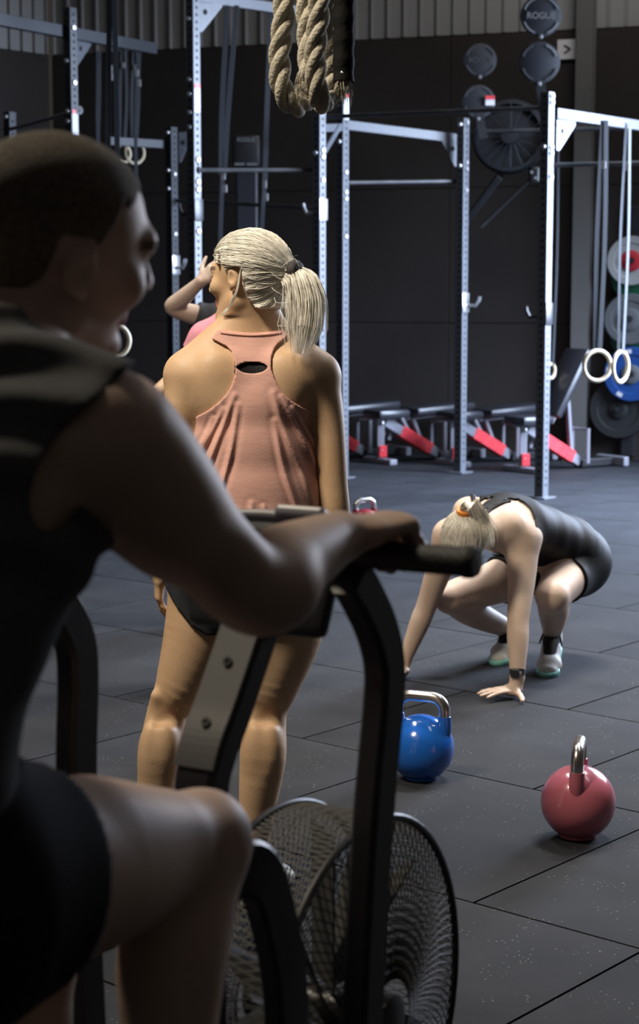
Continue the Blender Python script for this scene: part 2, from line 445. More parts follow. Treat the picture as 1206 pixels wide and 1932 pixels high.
# ------------------------------------------------------------------ materials
M = {}
def rubber():
    m = mat('rubber_floor', (0.017, 0.018, 0.0205), 0.82, noise=(3.0, (0.028, 0.029, 0.033), 0.35, 0.7), bump=(420, 0.12), spec=0.16)
    nt = m.node_tree; b = nt.nodes['Principled BSDF']; tc = nt.nodes['Texture Coordinate']
    src = b.inputs['Base Color'].links[0].from_socket
    v = nt.nodes.new('ShaderNodeTexVoronoi'); v.inputs['Scale'].default_value = 70; v.inputs['Randomness'].default_value = 1.0
    lt = nt.nodes.new('ShaderNodeMath'); lt.operation = 'LESS_THAN'; lt.inputs[1].default_value = 0.13
    n = nt.nodes.new('ShaderNodeTexNoise'); n.inputs['Scale'].default_value = 9
    gt = nt.nodes.new('ShaderNodeMath'); gt.operation = 'GREATER_THAN'; gt.inputs[1].default_value = 0.55
    mu = nt.nodes.new('ShaderNodeMath'); mu.operation = 'MULTIPLY'
    mx = nt.nodes.new('ShaderNodeMixRGB'); mx.inputs[2].default_value = (0.17, 0.175, 0.17, 1)
    nt.links.new(tc.outputs['Object'], v.inputs['Vector']); nt.links.new(tc.outputs['Object'], n.inputs['Vector'])
    nt.links.new(v.outputs['Distance'], lt.inputs[0]); nt.links.new(n.outputs['Fac'], gt.inputs[0])
    nt.links.new(lt.outputs[0], mu.inputs[0]); nt.links.new(gt.outputs[0], mu.inputs[1])
    nt.links.new(mu.outputs[0], mx.inputs[0]); nt.links.new(src, mx.inputs[1]); nt.links.new(mx.outputs[0], b.inputs['Base Color'])
    return m
M['rubber'] = rubber()
M['joint'] = mat('floor_joint', (0.012, 0.012, 0.013), 0.9)
M['board'] = mat('dark_wall_board', (0.028, 0.0225, 0.020), 0.8, noise=(1.3, (0.036, 0.030, 0.027), 0.3, 0.75), spec=0.3)
M['clad'] = mat('steel_cladding', (0.25, 0.245, 0.24), 0.55, noise=(0.7, (0.30, 0.295, 0.29), 0.3, 0.7), spec=0.35)
M['column'] = mat('grey_steel_column', (0.105, 0.10, 0.095), 0.65, noise=(2, (0.125, 0.12, 0.112), 0.3, 0.7))
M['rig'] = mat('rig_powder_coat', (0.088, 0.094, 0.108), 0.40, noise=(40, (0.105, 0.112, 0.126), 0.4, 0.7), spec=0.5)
M['rig_shade'] = mat('shaded_rig_coat', (0.026, 0.029, 0.035), 0.5, noise=(40, (0.034, 0.037, 0.043), 0.4, 0.7)); M['black_steel'] = mat('black_steel', (0.018, 0.018, 0.020), 0.38, noise=(12, (0.026, 0.026, 0.028), 0.4, 0.7))  # copy of the rig coat with the left frame's shade put into its colour
M['bar_steel'] = mat('worn_bar_steel', (0.045, 0.045, 0.047), 0.33, noise=(9, (0.075, 0.075, 0.078), 0.45, 0.7)); M['hole'] = mat('bolt_hole', (0.004, 0.004, 0.004), 0.9)
M['fan_dark'] = mat('dark_fan_paint', (0.012, 0.013, 0.017), 0.6)
M['zinc'] = mat('zinc_bolt', (0.72, 0.72, 0.74), 0.3, metal=0.85)
M['chrome'] = mat('brushed_steel', (0.62, 0.58, 0.54), 0.24, metal=1.0, noise=(120, (0.72, 0.69, 0.66), 0.4, 0.6))
M['white'] = mat('white_sticker', (0.72, 0.70, 0.70), 0.6)
M['red'] = mat('red_paint', (0.72, 0.045, 0.06), 0.4, noise=(30, (0.78, 0.07, 0.08), 0.4, 0.6))
M['vinyl'] = mat('black_vinyl', (0.028, 0.028, 0.034), 0.36, bump=(60, 0.08))
M['bench_grey'] = mat('grey_bench_steel', (0.22, 0.22, 0.25), 0.4)
M['ring'] = mat('birch_ring', (0.60, 0.50, 0.34), 0.5, noise=(30, (0.68, 0.58, 0.42), 0.4, 0.6))
M['strap'] = mat('grey_strap', (0.065, 0.07, 0.08), 0.85)
M['strap_dark'] = mat('black_strap', (0.022, 0.024, 0.028), 0.85)
M['rope'] = mat('manila_rope', (0.34, 0.31, 0.245), 0.85, noise=(55, (0.44, 0.41, 0.34), 0.35, 0.7), bump=(150, 0.5))
M['rope_black'] = mat('black_rope_sleeve', (0.005, 0.005, 0.005), 0.8, bump=(90, 0.2), spec=0.12)
M['grey_print'] = mat('grey_lettering', (0.16, 0.16, 0.16), 0.6)
M['plate_white'] = mat('white_bumper', (0.36, 0.36, 0.35), 0.6); M['plate_grey'] = mat('grey_bumper', (0.11, 0.115, 0.12), 0.6)
M['plate_blue'] = mat('blue_bumper', (0.010, 0.060, 0.24), 0.55); M['plate_black'] = mat('black_bumper', (0.016, 0.017, 0.018), 0.6)
M['plate_green'] = mat('green_bumper', (0.01, 0.10, 0.05), 0.55); M['plate_red'] = mat('red_hub', (0.45, 0.02, 0.03), 0.5)

# ------------------------------------------------------------------ setting: floor of rubber tiles
floor_o = MB().box((0, 9.5, -0.045), (40, 34, 0.05)).build('floor', M['joint']); tag(floor_o, 'floor of black speckled rubber tiles laid in staggered rows', 'floor', kind='structure')
TA, TB = math.radians(49.2), math.radians(49.2 - 90)
ta, tb = V(math.cos(TA), math.sin(TA), 0), V(-math.sin(TA), math.cos(TA), 0)     # rows run along tb
tile_me = None; n_tiles = 0
row0 = 2.55; pitch = 0.95
def tile_mesh():
    bm = bmesh.new(); bmesh.ops.create_cube(bm, size=1.0)
    for v in bm.verts: v.co = (v.co.x * (pitch - 0.008), v.co.y * (pitch - 0.008), v.co.z * 0.02)
    me = bpy.data.meshes.new('rubber_tile'); bm.to_mesh(me); bm.free(); me.materials.append(M['rubber']); return me
tile_me = tile_mesh()
for r in range(-6, 20):
    for q in range(-22, 26):
        a = row0 + (r + 0.5) * pitch                                              # along ta
        b = 2.02 + (0.49 if r % 2 else 0.0) + (q + 0.5) * pitch - 0.0
        p = ta * a + tb * b
        if not (-0.6 < p[1] < 21): continue
        lim = 0.30 * max(p[1], 0.5) + 1.6
        if abs(p[0]) > lim: continue
        o = bpy.data.objects.new('rubber_tile', tile_me); C.objects.link(o); o.parent = floor_o
        o.location = (p[0], p[1], -0.010 + random.uniform(-0.0008, 0.0004)); o.rotation_euler = (random.uniform(-.0006, .0006), random.uniform(-.0006, .0006), TA)
        n_tiles += 1

# ------------------------------------------------------------------ setting: walls
wr = V(2.42, 15.88, 0); wd = unit(V(-0.943, 0.334, 0)); wn = V(-0.334, -0.943, 0)   # back wall: a point, direction to the left, normal to the room
wn = unit(wn)
def wall(name, label, base, d, n, u0, u1):
    root = empty(name, (0, 0, 0), label, 'wall'); root['kind'] = 'structure'
    MB().box(base + d * (u0 + u1) / 2 - n * 0.12 + V(0, 0, 3.2), (abs(u1 - u0), 0.1, 6.4), (d, n, V(0, 0, 1))).build('wall_backing', M['joint'], root)
    w = 2.44; k = 0; u = u0
    while u < u1 - 0.05:
        e = min(u + w, u1)
        for z0, z1 in ((0, 1.22), (1.22, 2.44), (2.44, 3.79)):
            MB().box(base + d * (u + e) / 2 - n * (0.03 + 0.004 * (k % 3)) + V(0, 0, (z0 + z1) / 2), (e - u - 0.006, 0.03, z1 - z0 - 0.006), (d, n, V(0, 0, 1)), 0.003).build('wall_board', M['board'], root); k += 1
        u = e
    sw, u = 0.775, u0
    while u < u1 - 0.05:
        e = min(u + sw, u1); prof = []; rib = 0.155; x = u
        while x < e - 1e-3:
            x2 = min(x + rib, e); a = min(0.026, x2 - x)
            prof += [(x, 0), (x + a * .25, 0.032), (x + a * .75, 0.032), (x + a, 0)] if x2 - x > 0.03 else [(x, 0)]
            x = x2
        prof.append((e, 0)); vs = []; fs = []
        for (x, h) in prof:
            for z in (3.80, 6.3): vs.append(base + d * x + n * (h - 0.055) + V(0, 0, z))
        for i in range(len(prof) - 1): fs.append((2 * i, 2 * i + 2, 2 * i + 3, 2 * i + 1))
        link_mesh('cladding_sheet', vs, fs, M['clad'], root); u = e
    return root
wall('wall_back', 'dark boarded back wall with ribbed grey steel cladding above', wr, wd, wn, -6.0, 5.35)
lc = wr + wd * 5.35; ld = -unit(V(0.637, 0.77, 0)); ln = V(0.77, -0.637, 0)
wall('wall_left', 'dark boarded side wall under ribbed steel cladding, at the far corner', lc, ld, ln, 0.0, 9.0)

def i_column(u, name):
    c = wr + wd * u + wn * 0.09; b = MB()
    b.box(c + wn * 0.065 + V(0, 0, 3.15), (0.15, 0.014, 6.3), (wd, wn, V(0, 0, 1))); b.box(c - wn * 0.065 + V(0, 0, 3.15), (0.15, 0.014, 6.3), (wd, wn, V(0, 0, 1)))
    b.box(c + V(0, 0, 3.15), (0.012, 0.12, 6.3), (wd, wn, V(0, 0, 1))); b.box(c + V(0, 0, 0.01), (0.24, 0.22, 0.02), (wd, wn, V(0, 0, 1)))
    o = b.build(name, M['column']); tag(o, 'grey steel I-beam column standing against the back wall', 'column', kind='structure')
i_column(0.07, 'trim_1')
sg = MB().box(wr + wd * 0.26 + wn * 0.006 + V(0, 0, 3.62), (0.16, 0.012, 0.17), (wd, wn, V(0, 0, 1)), 0.002).build('wall_sign', M['white'])
tag(sg, 'small white square sign high on the dark wall beside the column', 'sign')
ar = MB(); c0 = wr + wd * 0.26 + wn * 0.014 + V(0, 0, 3.62)
for s_ in (-1, 1): ar.beam(c0 + wd * -0.035, c0 + wd * 0.02 + V(0, 0, 0.035 * s_), 0.004, 0.016, (0, 0, 1))
ar.build('printed_mark', M['black_steel'], sg)

# ------------------------------------------------------------------ the pull-up rig
rig = empty('pull_up_rig', F(870, 895), 'large dark steel pull-up rig of drilled uprights, cross beams and bars, behind the athletes', 'rig')
P_, Q_ = unit(V(0.637, 0.77, 0)), unit(V(0.77, -0.637, 0))
UP = {}
def bolt(p, n, r=0.020, parent=None):
    b = MB(); b.lathe(p, n, [(r, 0), (r, 0.008), (r * 0.8, 0.014), (0.0, 0.016)], 10); return b.build('bolt', M['zinc'], parent or rig, True)
def upright(key, px, py, d, top, bolts=(), sticker=None, holes=True):
    rm = M['rig_shade'] if key in 'fgh' else M['rig']
    b0 = W(px, py, d); x, y = b0[0], b0[1]; UP[key] = (V(x, y, 0), top); s = 0.076
    u = MB().box((x, y, top / 2), (s, s, top), (Q_, P_, V(0, 0, 1)), 0.005); o = u.build('upright', rm, rig)
    f = MB().box((x, y, 0.006), (0.16, 0.16, 0.012), (Q_, P_, V(0, 0, 1)), 0.003); f.build('foot_plate', rm, o)
    if holes:
        hb = MB(); z = 0.1
        while z < top - 0.03:
            for n, a in ((Q_, P_), (-P_, Q_)):
                c = V(x, y, z) + n * (s / 2 + 0.0006); k = 8
                vs = [c + 0.0115 * (math.cos(2 * math.pi * i / k) * a + math.sin(2 * math.pi * i / k) * V(0, 0, 1)) for i in range(k)]
                hb.add(vs, [tuple(range(k))])
            z += 0.0508
        h = link_mesh('bolt_hole', hb.v, hb.f, M['hole'], o); h['kind'] = 'stuff'
    for (z, side) in bolts:
        n = Q_ if side == 'q' else -P_; bolt(V(x, y, z) + n * s / 2, n)
    if sticker:
        st = MB().box(V(x, y, sticker) + Q_ * (s / 2 + 0.001), (0.002, 0.06, 0.20), (Q_, P_, V(0, 0, 1))).build('sticker', M['white'], o); st['label'] = 'white sticker with a red top band'
        MB().box(V(x, y, sticker + 0.085) + Q_ * (s / 2 + 0.0025), (0.002, 0.06, 0.03), (Q_, P_, V(0, 0, 1))).build('sticker_band', M['red'], st)
def Z(px, py, d): return W(px, py, d)[2]
upright('a', 1026, 640, 12.9, Z(1035, 180, 12.9), [(Z(0, 200, 12.9), 'q'), (Z(0, 282, 12.9), 'q'), (Z(0, 293, 12.9), 'q'), (Z(0, 336, 12.9), 'q'), (Z(0, 281, 12.9), 'p'), (Z(0, 188, 12.9), 'q')])
upright('b', 870, 640, 14.7, Z(878, 228, 14.7), [(Z(0, 240, 14.7), 'p'), (Z(0, 236, 14.7), 'q'), (Z(0, 310, 14.7), 'q'), (Z(0, 322, 14.7), 'q'), (Z(0, 361, 14.7), 'q'), (Z(0, 316, 14.7), 'p')])
upright('c', 602, 480, 13.4, Z(605, 205, 13.4), [(Z(0, 286, 13.4), 'q'), (Z(0, 298, 13.4), 'q'), (Z(0, 341, 13.4), 'q'), (Z(0, 291, 13.4), 'p')])
upright('d', 646, 480, 14.2, 3.66, [(Z(0, 327, 14.2), 'q'), (Z(0, 364, 14.2), 'q'), (Z(0, 376, 14.2), 'q'), (Z(0, 447, 14.2), 'q'), (Z(0, 270, 14.2), 'p')], Z(0, 205, 14.2))
upright('e', 366, 300, 13.0, 3.66, [(Z(0, 41, 13), 'p'), (Z(0, 153, 13), 'p'), (Z(0, 180, 13), 'p'), (Z(0, 214, 13), 'p'), (Z(0, 241, 13), 'p'), (Z(0, 302, 13), 'q'), (Z(0, 343, 13), 'q'), (Z(0, 357, 13), 'q'), (Z(0, 436, 13), 'q')], Z(0, 187, 13))
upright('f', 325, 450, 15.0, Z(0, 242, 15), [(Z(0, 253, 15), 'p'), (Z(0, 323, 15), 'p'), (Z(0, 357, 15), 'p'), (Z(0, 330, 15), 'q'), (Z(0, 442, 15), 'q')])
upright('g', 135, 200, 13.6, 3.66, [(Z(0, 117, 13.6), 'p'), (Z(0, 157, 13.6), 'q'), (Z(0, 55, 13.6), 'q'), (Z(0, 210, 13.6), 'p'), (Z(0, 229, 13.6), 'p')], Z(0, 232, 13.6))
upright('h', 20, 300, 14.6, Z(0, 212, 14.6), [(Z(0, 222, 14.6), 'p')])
def bar(a, b, r=0.017, name='pull_up_bar'):
    m_ = MB().cyl(a, b, r, 14); t = unit(np.asarray(b) - np.asarray(a))
    for e, sg_ in ((a, 1), (b, -1)): m_.lathe(e, t * sg_, [(0.032, 0.0), (0.032, 0.012), (r, 0.018)], 14)
    return m_.build(name, M['bar_steel'], rig, True)
def beam(a, b, w=0.05, h=0.076, m='rig'): return MB().beam(a, b, w, h, bev=0.004).build('cross_beam', M[m], rig)
def gusset(p, dx, dz, n):
    """triangular drilled plate: corner p, legs dx and dz"""
    g = MB(); dx, dz = np.asarray(dx, float), np.asarray(dz, float)
    g.prism([p, p + dx, p + dx * 0.98 + dz * 0.14, p + dz + dx * 0.14, p + dz], n, 0.008)
    o = g.build('gusset_plate', M['rig'], rig)
    hb = MB(); k = 10; c = p + dx * 0.3 + dz * 0.35; a, b = unit(dx), unit(dz); nn = unit(n)
    for sg_ in (1, -1): hb.add([c + nn * sg_ * 0.0048 + 0.022 * (math.cos(2 * math.pi * i / k) * a + math.sin(2 * math.pi * i / k) * b) for i in range(k)], [tuple(range(k))])
    link_mesh('plate_hole', hb.v, hb.f, M['hole'], o)
bar(W(604, 221, 13.4), W(1030, 203, 12.85))
beam(W(652, 236, 14.2), W(872, 263, 14.65)); gusset(W(862, 263, 14.6), W(838, 262, 14.55) - W(866, 263, 14.6), V(0, 0, -0.22), Q_)
bar(W(652, 345, 14.2), W(864, 342, 14.6))
bar(W(880, 249, 14.6), W(1330, 238, 14.0))
bar(W(1038, 312, 12.85), W(1330, 305, 12.5))
beam(W(1048, 214, 12.95), W(1340, 257, 14.6)); gusset(W(1052, 226, 12.95), W(1086, 230, 13.1) - W(1052, 226, 12.95), V(0, 0, -0.22), P_)
bar(W(372, 321, 13.0), W(602, 321, 13.4)); bar(W(330, 378, 15.0), W(600, 393, 13.5), 0.016)
beam(W(372, -6, 13.0), W(648, 34, 14.2)); gusset(W(374, 2, 13.0), W(420, 4, 13.15) - W(374, 2, 13.0), V(0, 0, -0.22), P_)
beam(W(-60, 26, 12.6), W(291, 92, 14.6), 0.06, 0.09, 'rig_shade'); gusset(W(142, 72, 13.7), W(172, 78, 13.9) - W(142, 72, 13.7), V(0, 0, -0.2), P_)
beam(W(205, 266, 14.5), W(330, 274, 15.0), 0.05, 0.07, 'rig_shade'); gusset(W(338, 250, 15), W(356, 244, 15) - W(332, 246, 15), V(0, 0, -0.25), P_)
beam(W(604, 242, 13.4), W(650, 240, 14.2), 0.05, 0.06); MB().beam(W(610, 290, 13.42), W(640, 240, 13.9), 0.02, 0.05, bev=0.003).build('brace', M['rig'], rig)
bar(W(150, 208, 13.6), W(12, 246, 14.6), 0.016)
def j_hook(key, z, dirv, lab=None):
    c, t = UP[key]; p = c + V(0, 0, z); b = MB()
    b.box(p + Q_ * 0.043, (0.012, 0.09, 0.16), (Q_, P_, V(0, 0, 1)), 0.003)
    b.tube([p + dirv * 0.03 + V(0, 0, -0.02), p + dirv * 0.12 + V(0, 0, -0.025), p + dirv * 0.15 + V(0, 0, 0.02), p + dirv * 0.155 + V(0, 0, 0.05)], 0.014, 8)
    b.build('j_hook', M['zinc'] if lab else M['black_steel'], rig, True)
j_hook('b', Z(0, 571, 14.7), unit(Q_ + P_ * .4), 1); j_hook('a', Z(0, 592, 12.9), -unit(Q_)); j_hook('c', Z(0, 396, 13.4), -Q_, 1); j_hook('e', Z(0, 396, 13.0), -Q_)
j_hook('f', Z(0, 500, 15.0), Q_, 1)

# wall-ball targets bolted to the top of the rig
def text_mesh(s, size, m, parent, pos, xdir, zdir, depth=0.002, name='lettering', width=None):
    cu = bpy.data.curves.new('lettering', 'FONT'); cu.body = s; cu.size = size; cu.extrude = depth; cu.align_x = 'CENTER'; cu.align_y = 'CENTER'; cu.offset = size * 0.03
    t = bpy.data.objects.new('lettering', cu); C.objects.link(t); dg = bpy.context.evaluated_depsgraph_get()
    me = bpy.data.meshes.new_from_object(t.evaluated_get(dg)); bpy.data.objects.remove(t)
    vs = np.array([v.co[:] for v in me.vertices]); fs = [list(p.vertices) for p in me.polygons]; bpy.data.meshes.remove(me)
    if width: vs[:, 0] *= width / (vs[:, 0].max() - vs[:, 0].min())
    xd, zd = unit(xdir), unit(zdir); nd = np.cross(xd, zd)
    return link_mesh(name, np.asarray(pos) + vs[:, :1] * xd + vs[:, 1:2] * zd + vs[:, 2:3] * nd, fs, m, parent)
M['target_rim'] = mat('target_rim', (0.045, 0.045, 0.047), 0.5)
def target_pair(px, pys, d, r, foot, lab, light):
    t = empty('ball_target', W(px, foot, d), lab, 'target', 'wall-ball targets on the rig'); xd = V(1, 0, 0); cs = [W(px + (3 if i == 0 else 0), py, d) for i, py in enumerate(pys)]
    n = V(0, -1, 0)
    for i, c in enumerate(cs):
        dsk = MB().lathe(c, n, [(r, -0.006), (r, 0.006), (r * 0.985, 0.007)], 40).build('target_disc', M['fan_dark'], t, True)
        for a0, a1 in ((200, 250), (290, 340), (20, 70), (110, 160)):
            pts = [c + n * 0.012 + r * 0.86 * (math.cos(math.radians(a)) * xd + math.sin(math.radians(a)) * V(0, 0, 1)) for a in np.linspace(a0, a1, 9)]
            MB().tube(pts, 0.006, 6, flat=(n, 0.004, 0.014)).build('rim_mark', M['grey_print'] if (light and (i == 0 or a0 == 20)) else M['target_rim'], dsk)
        if i == 0: text_mesh('ROGUE', r * 0.42, M['grey_print'] if light else M['target_rim'], dsk, c + n * 0.0085, xd, V(0, 0, 1), width=r * 1.4)
    a = cs[1] + V(0, 0, -r * 0.9); b = W(px + 10, foot, d)
    MB().beam(a + V(0, 0.01, 0.04), b, 0.07, 0.012, (0, 1, 0)).build('bracket', M['black_steel'], t)
    for c in (cs[0] + V(0, 0, -r), cs[1] + V(0, 0, -r * 1.02)): bolt(c + n * 0.008, n, 0.016, t)
    return t
target_pair(1018, (30, 118), 12.75, 0.148, 215, 'lettered pair of black disc targets, the taller and nearer, over the right rig post', True)
t2 = target_pair(903, (114, 192), 14.5, 0.135, 262, 'black double disc target with a red and white label, lower against the dark wall', False)
lb = MB().box(W(925, 190, 14.47), (0.075, 0.003, 0.075)).build('label_sticker', M['white'], t2); MB().box(W(925, 184, 14.46), (0.075, 0.003, 0.028)).build('sticker_band', M['red'], lb)

# black fan head on a diagonal arm, and the tall black machine, against the wall
fan = empty('wall_fan', W(945, 300, 15.2), 'black round fan head with a diagonal arm in front of the dark wall', 'fan')
cF = W(962, 258, 15.0); b = MB(); b.lathe(cF, V(-0.2, -1, 0.1), [(0.30, -0.06), (0.32, 0), (0.30, 0.06), (0.27, 0.065), (0.27, 0.02), (0.08, 0.03), (0.07, 0.07), (0, 0.075)], 36); b.build('fan_head', M['fan_dark'], fan, True)
for k in range(16):
    a = 2 * math.pi * k / 16; e1 = unit(np.cross(V(-0.2, -1, 0.1), V(0, 0, 1))); e2 = V(0, 0, 1); q = e1 * math.cos(a) + e2 * math.sin(a)
    MB().tube([cF + V(0, -0.07, 0) + q * 0.07, cF + V(0, -0.075, 0) + q * 0.28], 0.004, 5).build('grille_wire', M['fan_dark'], fan)
MB().beam(W(945, 330, 15.1), W(878, 420, 15.3), 0.06, 0.22, (0, -1, 0), 0.01).build('fan_arm', M['black_steel'], fan); MB().cyl(W(1000, 340, 15.0), W(908, 428, 15.1), 0.018, 10).build('stay_bar', M['black_steel'], fan, True)
b = MB(); b.box(W(1008, 330, 15), (0.09, 0.08, 0.14), None, 0.02); b.build('motor_box', M['black_steel'], fan)
bolt(W(1003, 325, 14.9), V(0, -1, 0), 0.014, fan); bolt(W(1010, 336, 14.9), V(0, -1, 0), 0.014, fan)

se = empty('ski_machine', F(466, 868), 'tall narrow black pulling machine with a boxed head, against the wall behind the white-haired woman', 'exercise machine')
cS = W(466, 340, 15.9); zt, zb = W(466, 256, 15.9)[2], W(466, 318, 15.9)[2]
b = MB().box((cS[0], cS[1], (zt + zb) / 2), (0.25, 0.22, zt - zb), None, 0.04); hd = b.build('machine_head', M['black_steel'], se, True)
MB().box((cS[0], cS[1], zb / 2), (0.20, 0.10, zb), None, 0.02).build('machine_mast', M['vinyl'], se); MB().box((cS[0], cS[1] - 0.2, 0.03), (0.6, 0.7, 0.06), None, 0.02).build('machine_base', M['black_steel'], se)
text_mesh('ROGUE', 0.05, M['grey_print'], hd, (cS[0], cS[1] - 0.114, zt - 0.05), V(1, 0, 0), V(0, 0, 1), width=0.16)
for dx in (-0.06, 0.05): MB().box((cS[0] + dx, cS[1] - 0.113, zb + 0.03), (0.09, 0.004, 0.02)).build('trim_strip', M['grey_print'], hd)

# ------------------------------------------------------------------ gymnastic rings and straps
def ring_on_strap(px, py, d, top_py, lab, yaw, slack=True, sm='strap', outer=0.118, second=None, buckle=True):
    c = W(px, py, d); r = empty('gymnastic_ring', c, lab, 'gym ring', 'gymnastic rings hanging from the rig')
    e = V(math.cos(yaw), math.sin(yaw), 0); R = outer - 0.014
    MB().tube([c + R * (math.cos(t) * e + math.sin(t) * V(0, 0, 1)) for t in np.linspace(0, 2 * math.pi, 41)[:-1]], 0.0145, 10, closed=True).build('ring_hoop', M['ring'], r, True)
    t = c + V(0, 0, R); top = V(c[0] + 0.02, c[1] + 0.02, W(px, top_py, d)[2])
    for k in (-1, 1):
        a = t + V(0.016 * k, 0, -0.015); m_ = (a + top) / 2 + V(0.020 * k, 0.005 * k, 0); bb = top + V(0.012 * k, 0, 0)
        MB().tube(smooth_path([a, m_, bb], 6), 0.01, 6, flat=(e, 0.034, 0.003)).build('strap', M[sm], r)
    if buckle:
        z = c[2] + (top[2] - c[2]) * 0.82; k_ = MB().box((c[0] + 0.016, c[1] - 0.01, z), (0.03, 0.012, 0.05), None, 0.004).build('cam_buckle', M['zinc'], r)
    return r
ring_on_strap(1127, 690, 12.3, 232, 'pale wooden gym ring nearer the column, of the pair before the blue plate', 0.35, sm='strap_dark')
ring_on_strap(1171, 692, 12.2, 236, 'pale wooden gym ring in front of the blue plate, farther from the column', 0.9, sm='strap')
ring_on_strap(1040, 700, 15.0, 250, 'small pale gym ring half hidden by the right rig post', 0.9, sm='strap_dark', outer=0.075, buckle=False)
ring_on_strap(254, 288, 15.2, 95, 'pale gym ring just beyond the forehead of the man, high at the back', 0.6, sm='strap_dark', outer=0.105)
ring_on_strap(232, 290, 15.4, 90, 'farther gym ring partly hidden by the shaven head', 0.7, sm='strap_dark', outer=0.09)
ring_on_strap(214, 643, 11.0, -20, 'pale gym ring hanging behind the chin of the man', 0.3, sm='strap_dark', outer=0.115, buckle=False)
def hanging_strap(pts, lab, bk):
    o = empty('suspension_strap', pts[0], lab, 'strap', 'suspension straps hung from the rig')
    for dx in (-0.035, 0.035) if bk[2] else (0.0,): MB().tube(smooth_path([q + V(dx * (1 - i / (len(pts) - 1)), 0, 0) for i, q in enumerate(pts[:-1])], 5), 0.01, 6, flat=(V(1, 0, 0), 0.038, 0.003)).build('webbing', M['strap'], o)
    MB().tube(smooth_path(pts[-2:] + [pts[-1] + V(0, 0, -0.5)], 4), 0.01, 6, flat=(V(1, 0, 0), 0.03, 0.003)).build('loose_end', M['strap'], o)
    for q in bk[:2]: MB().box(q, (0.036, 0.02, 0.06), None, 0.006).build('buckle', M['zinc'], o)
hanging_strap([W(438, 10, 13.2), W(425, 200, 13.2), W(420, 330, 13.2), W(416, 440, 13.2)], 'doubled grey suspension strap beside the tall drilled post, behind the blonde crown', (W(421, 332, 13.15), W(424, 356, 13.15), True))
hanging_strap([W(512, 14, 13.6), W(504, 200, 13.6), W(500, 340, 13.6), W(494, 440, 13.6)], 'single grey suspension strap hanging left of the manila ropes', (W(499, 348, 13.55), W(502, 372, 13.55), False))
hanging_strap([W(108 + 78, 96, 14.2), W(186, 160, 14.2), W(185, 230, 14.2), W(185, 260, 14.2)], 'dark strap hanging from the left end beam, nearer its post', (W(208, 130, 14.1), W(209, 145, 14.1), False))
hanging_strap([W(262, 100, 14.4), W(260, 150, 14.4), W(258, 200, 14.4), W(256, 250, 14.4)], 'dark strap hanging from the far end of the left beam', (W(258, 138, 14.3), W(262, 157, 14.3), False))

# ------------------------------------------------------------------ bumper plates on the wall storage
sto = empty('plate_storage', wr + wd * -0.32, 'dark steel peg storage for bumper plates on the wall beyond the column', 'plate rack')
st_c = F(1186, 868); st_c = wr + wd * (-0.36)
MB().box(st_c + wn * 0.02 + V(0, 0, 1.15), (0.12, 0.05, 2.2), (wd, wn, V(0, 0, 1)), 0.006).build('storage_post', M['black_steel'], sto)
def on_wall(px, py, off):
    e = V(0, 0, CAM_H); d = W(px, py, 1.0) - e; return e + d * (((wr + wn * off - e) @ wn) / (d @ wn))
def plate(px, py, r, lab, face, hub, hubr, dd=0.0, th=0.07, marks=0):
    n = wn; c = on_wall(px, py, 0.11 + dd); t = empty('bumper_plate', c, lab, 'weight plate', 'bumper plates stored on the wall')
    MB().lathe(c, n, [(r * 0.97, -th / 2), (r, -th / 2 + 0.012), (r, th / 2 - 0.012), (r * 0.97, th / 2), (r * 0.72, th / 2), (r * 0.70, th / 2 - 0.008), (r * hubr * 1.02, th / 2 - 0.008)], 44).build('plate_body', M[face], t, True)
    MB().lathe(c + n * 0.004, n, [(r * hubr, -0.02), (r * hubr, th / 2), (r * hubr * .9, th / 2 + 0.006), (0.03, th / 2 + 0.006), (0.026, th / 2 - 0.01)], 30).build('hub', M[hub], t, True)
    MB().cyl(c - n * 0.10, c + n * (th / 2 + 0.05), 0.0245, 14).build('storage_peg', M['black_steel'], sto, True)
    for k in range(marks):
        a = 2 * math.pi * (k + 0.15) / marks; e1 = unit(np.cross(n, V(0, 0, 1))); q = e1 * math.cos(a) + V(0, 0, 1) * math.sin(a)
        MB().box(c + q * r * 0.84 + n * (th / 2 + 0.001), (0.05, 0.035, 0.003), (np.cross(n, q), q, n)).build('plate_mark', M['white'], t)
plate(1192, 492, 0.215, 'white bumper plate with a red hub, topmost on the wall storage', 'plate_white', 'plate_red', 0.43, 0.0, 0.05)
plate(1189, 602, 0.225, 'grey bumper plate below the white one', 'plate_grey', 'plate_grey', 0.45, 0.0)
plate(1192, 706, 0.240, 'blue bumper plate with white marks behind the gym rings', 'plate_blue', 'plate_grey', 0.36, 0.02, marks=5)
plate(1168, 772, 0.26, 'black bumper plate, lowest on the wall storage', 'plate_black', 'plate_black', 0.32, -0.04)
plate(1200, 520, 0.225, 'green bumper plate edge showing under the white plate', 'plate_green', 'plate_black', 0.35, -0.06, 0.03)
plate(1198, 632, 0.222, 'green bumper plate edge showing under the grey plate', 'plate_green', 'plate_black', 0.35, -0.06, 0.03)

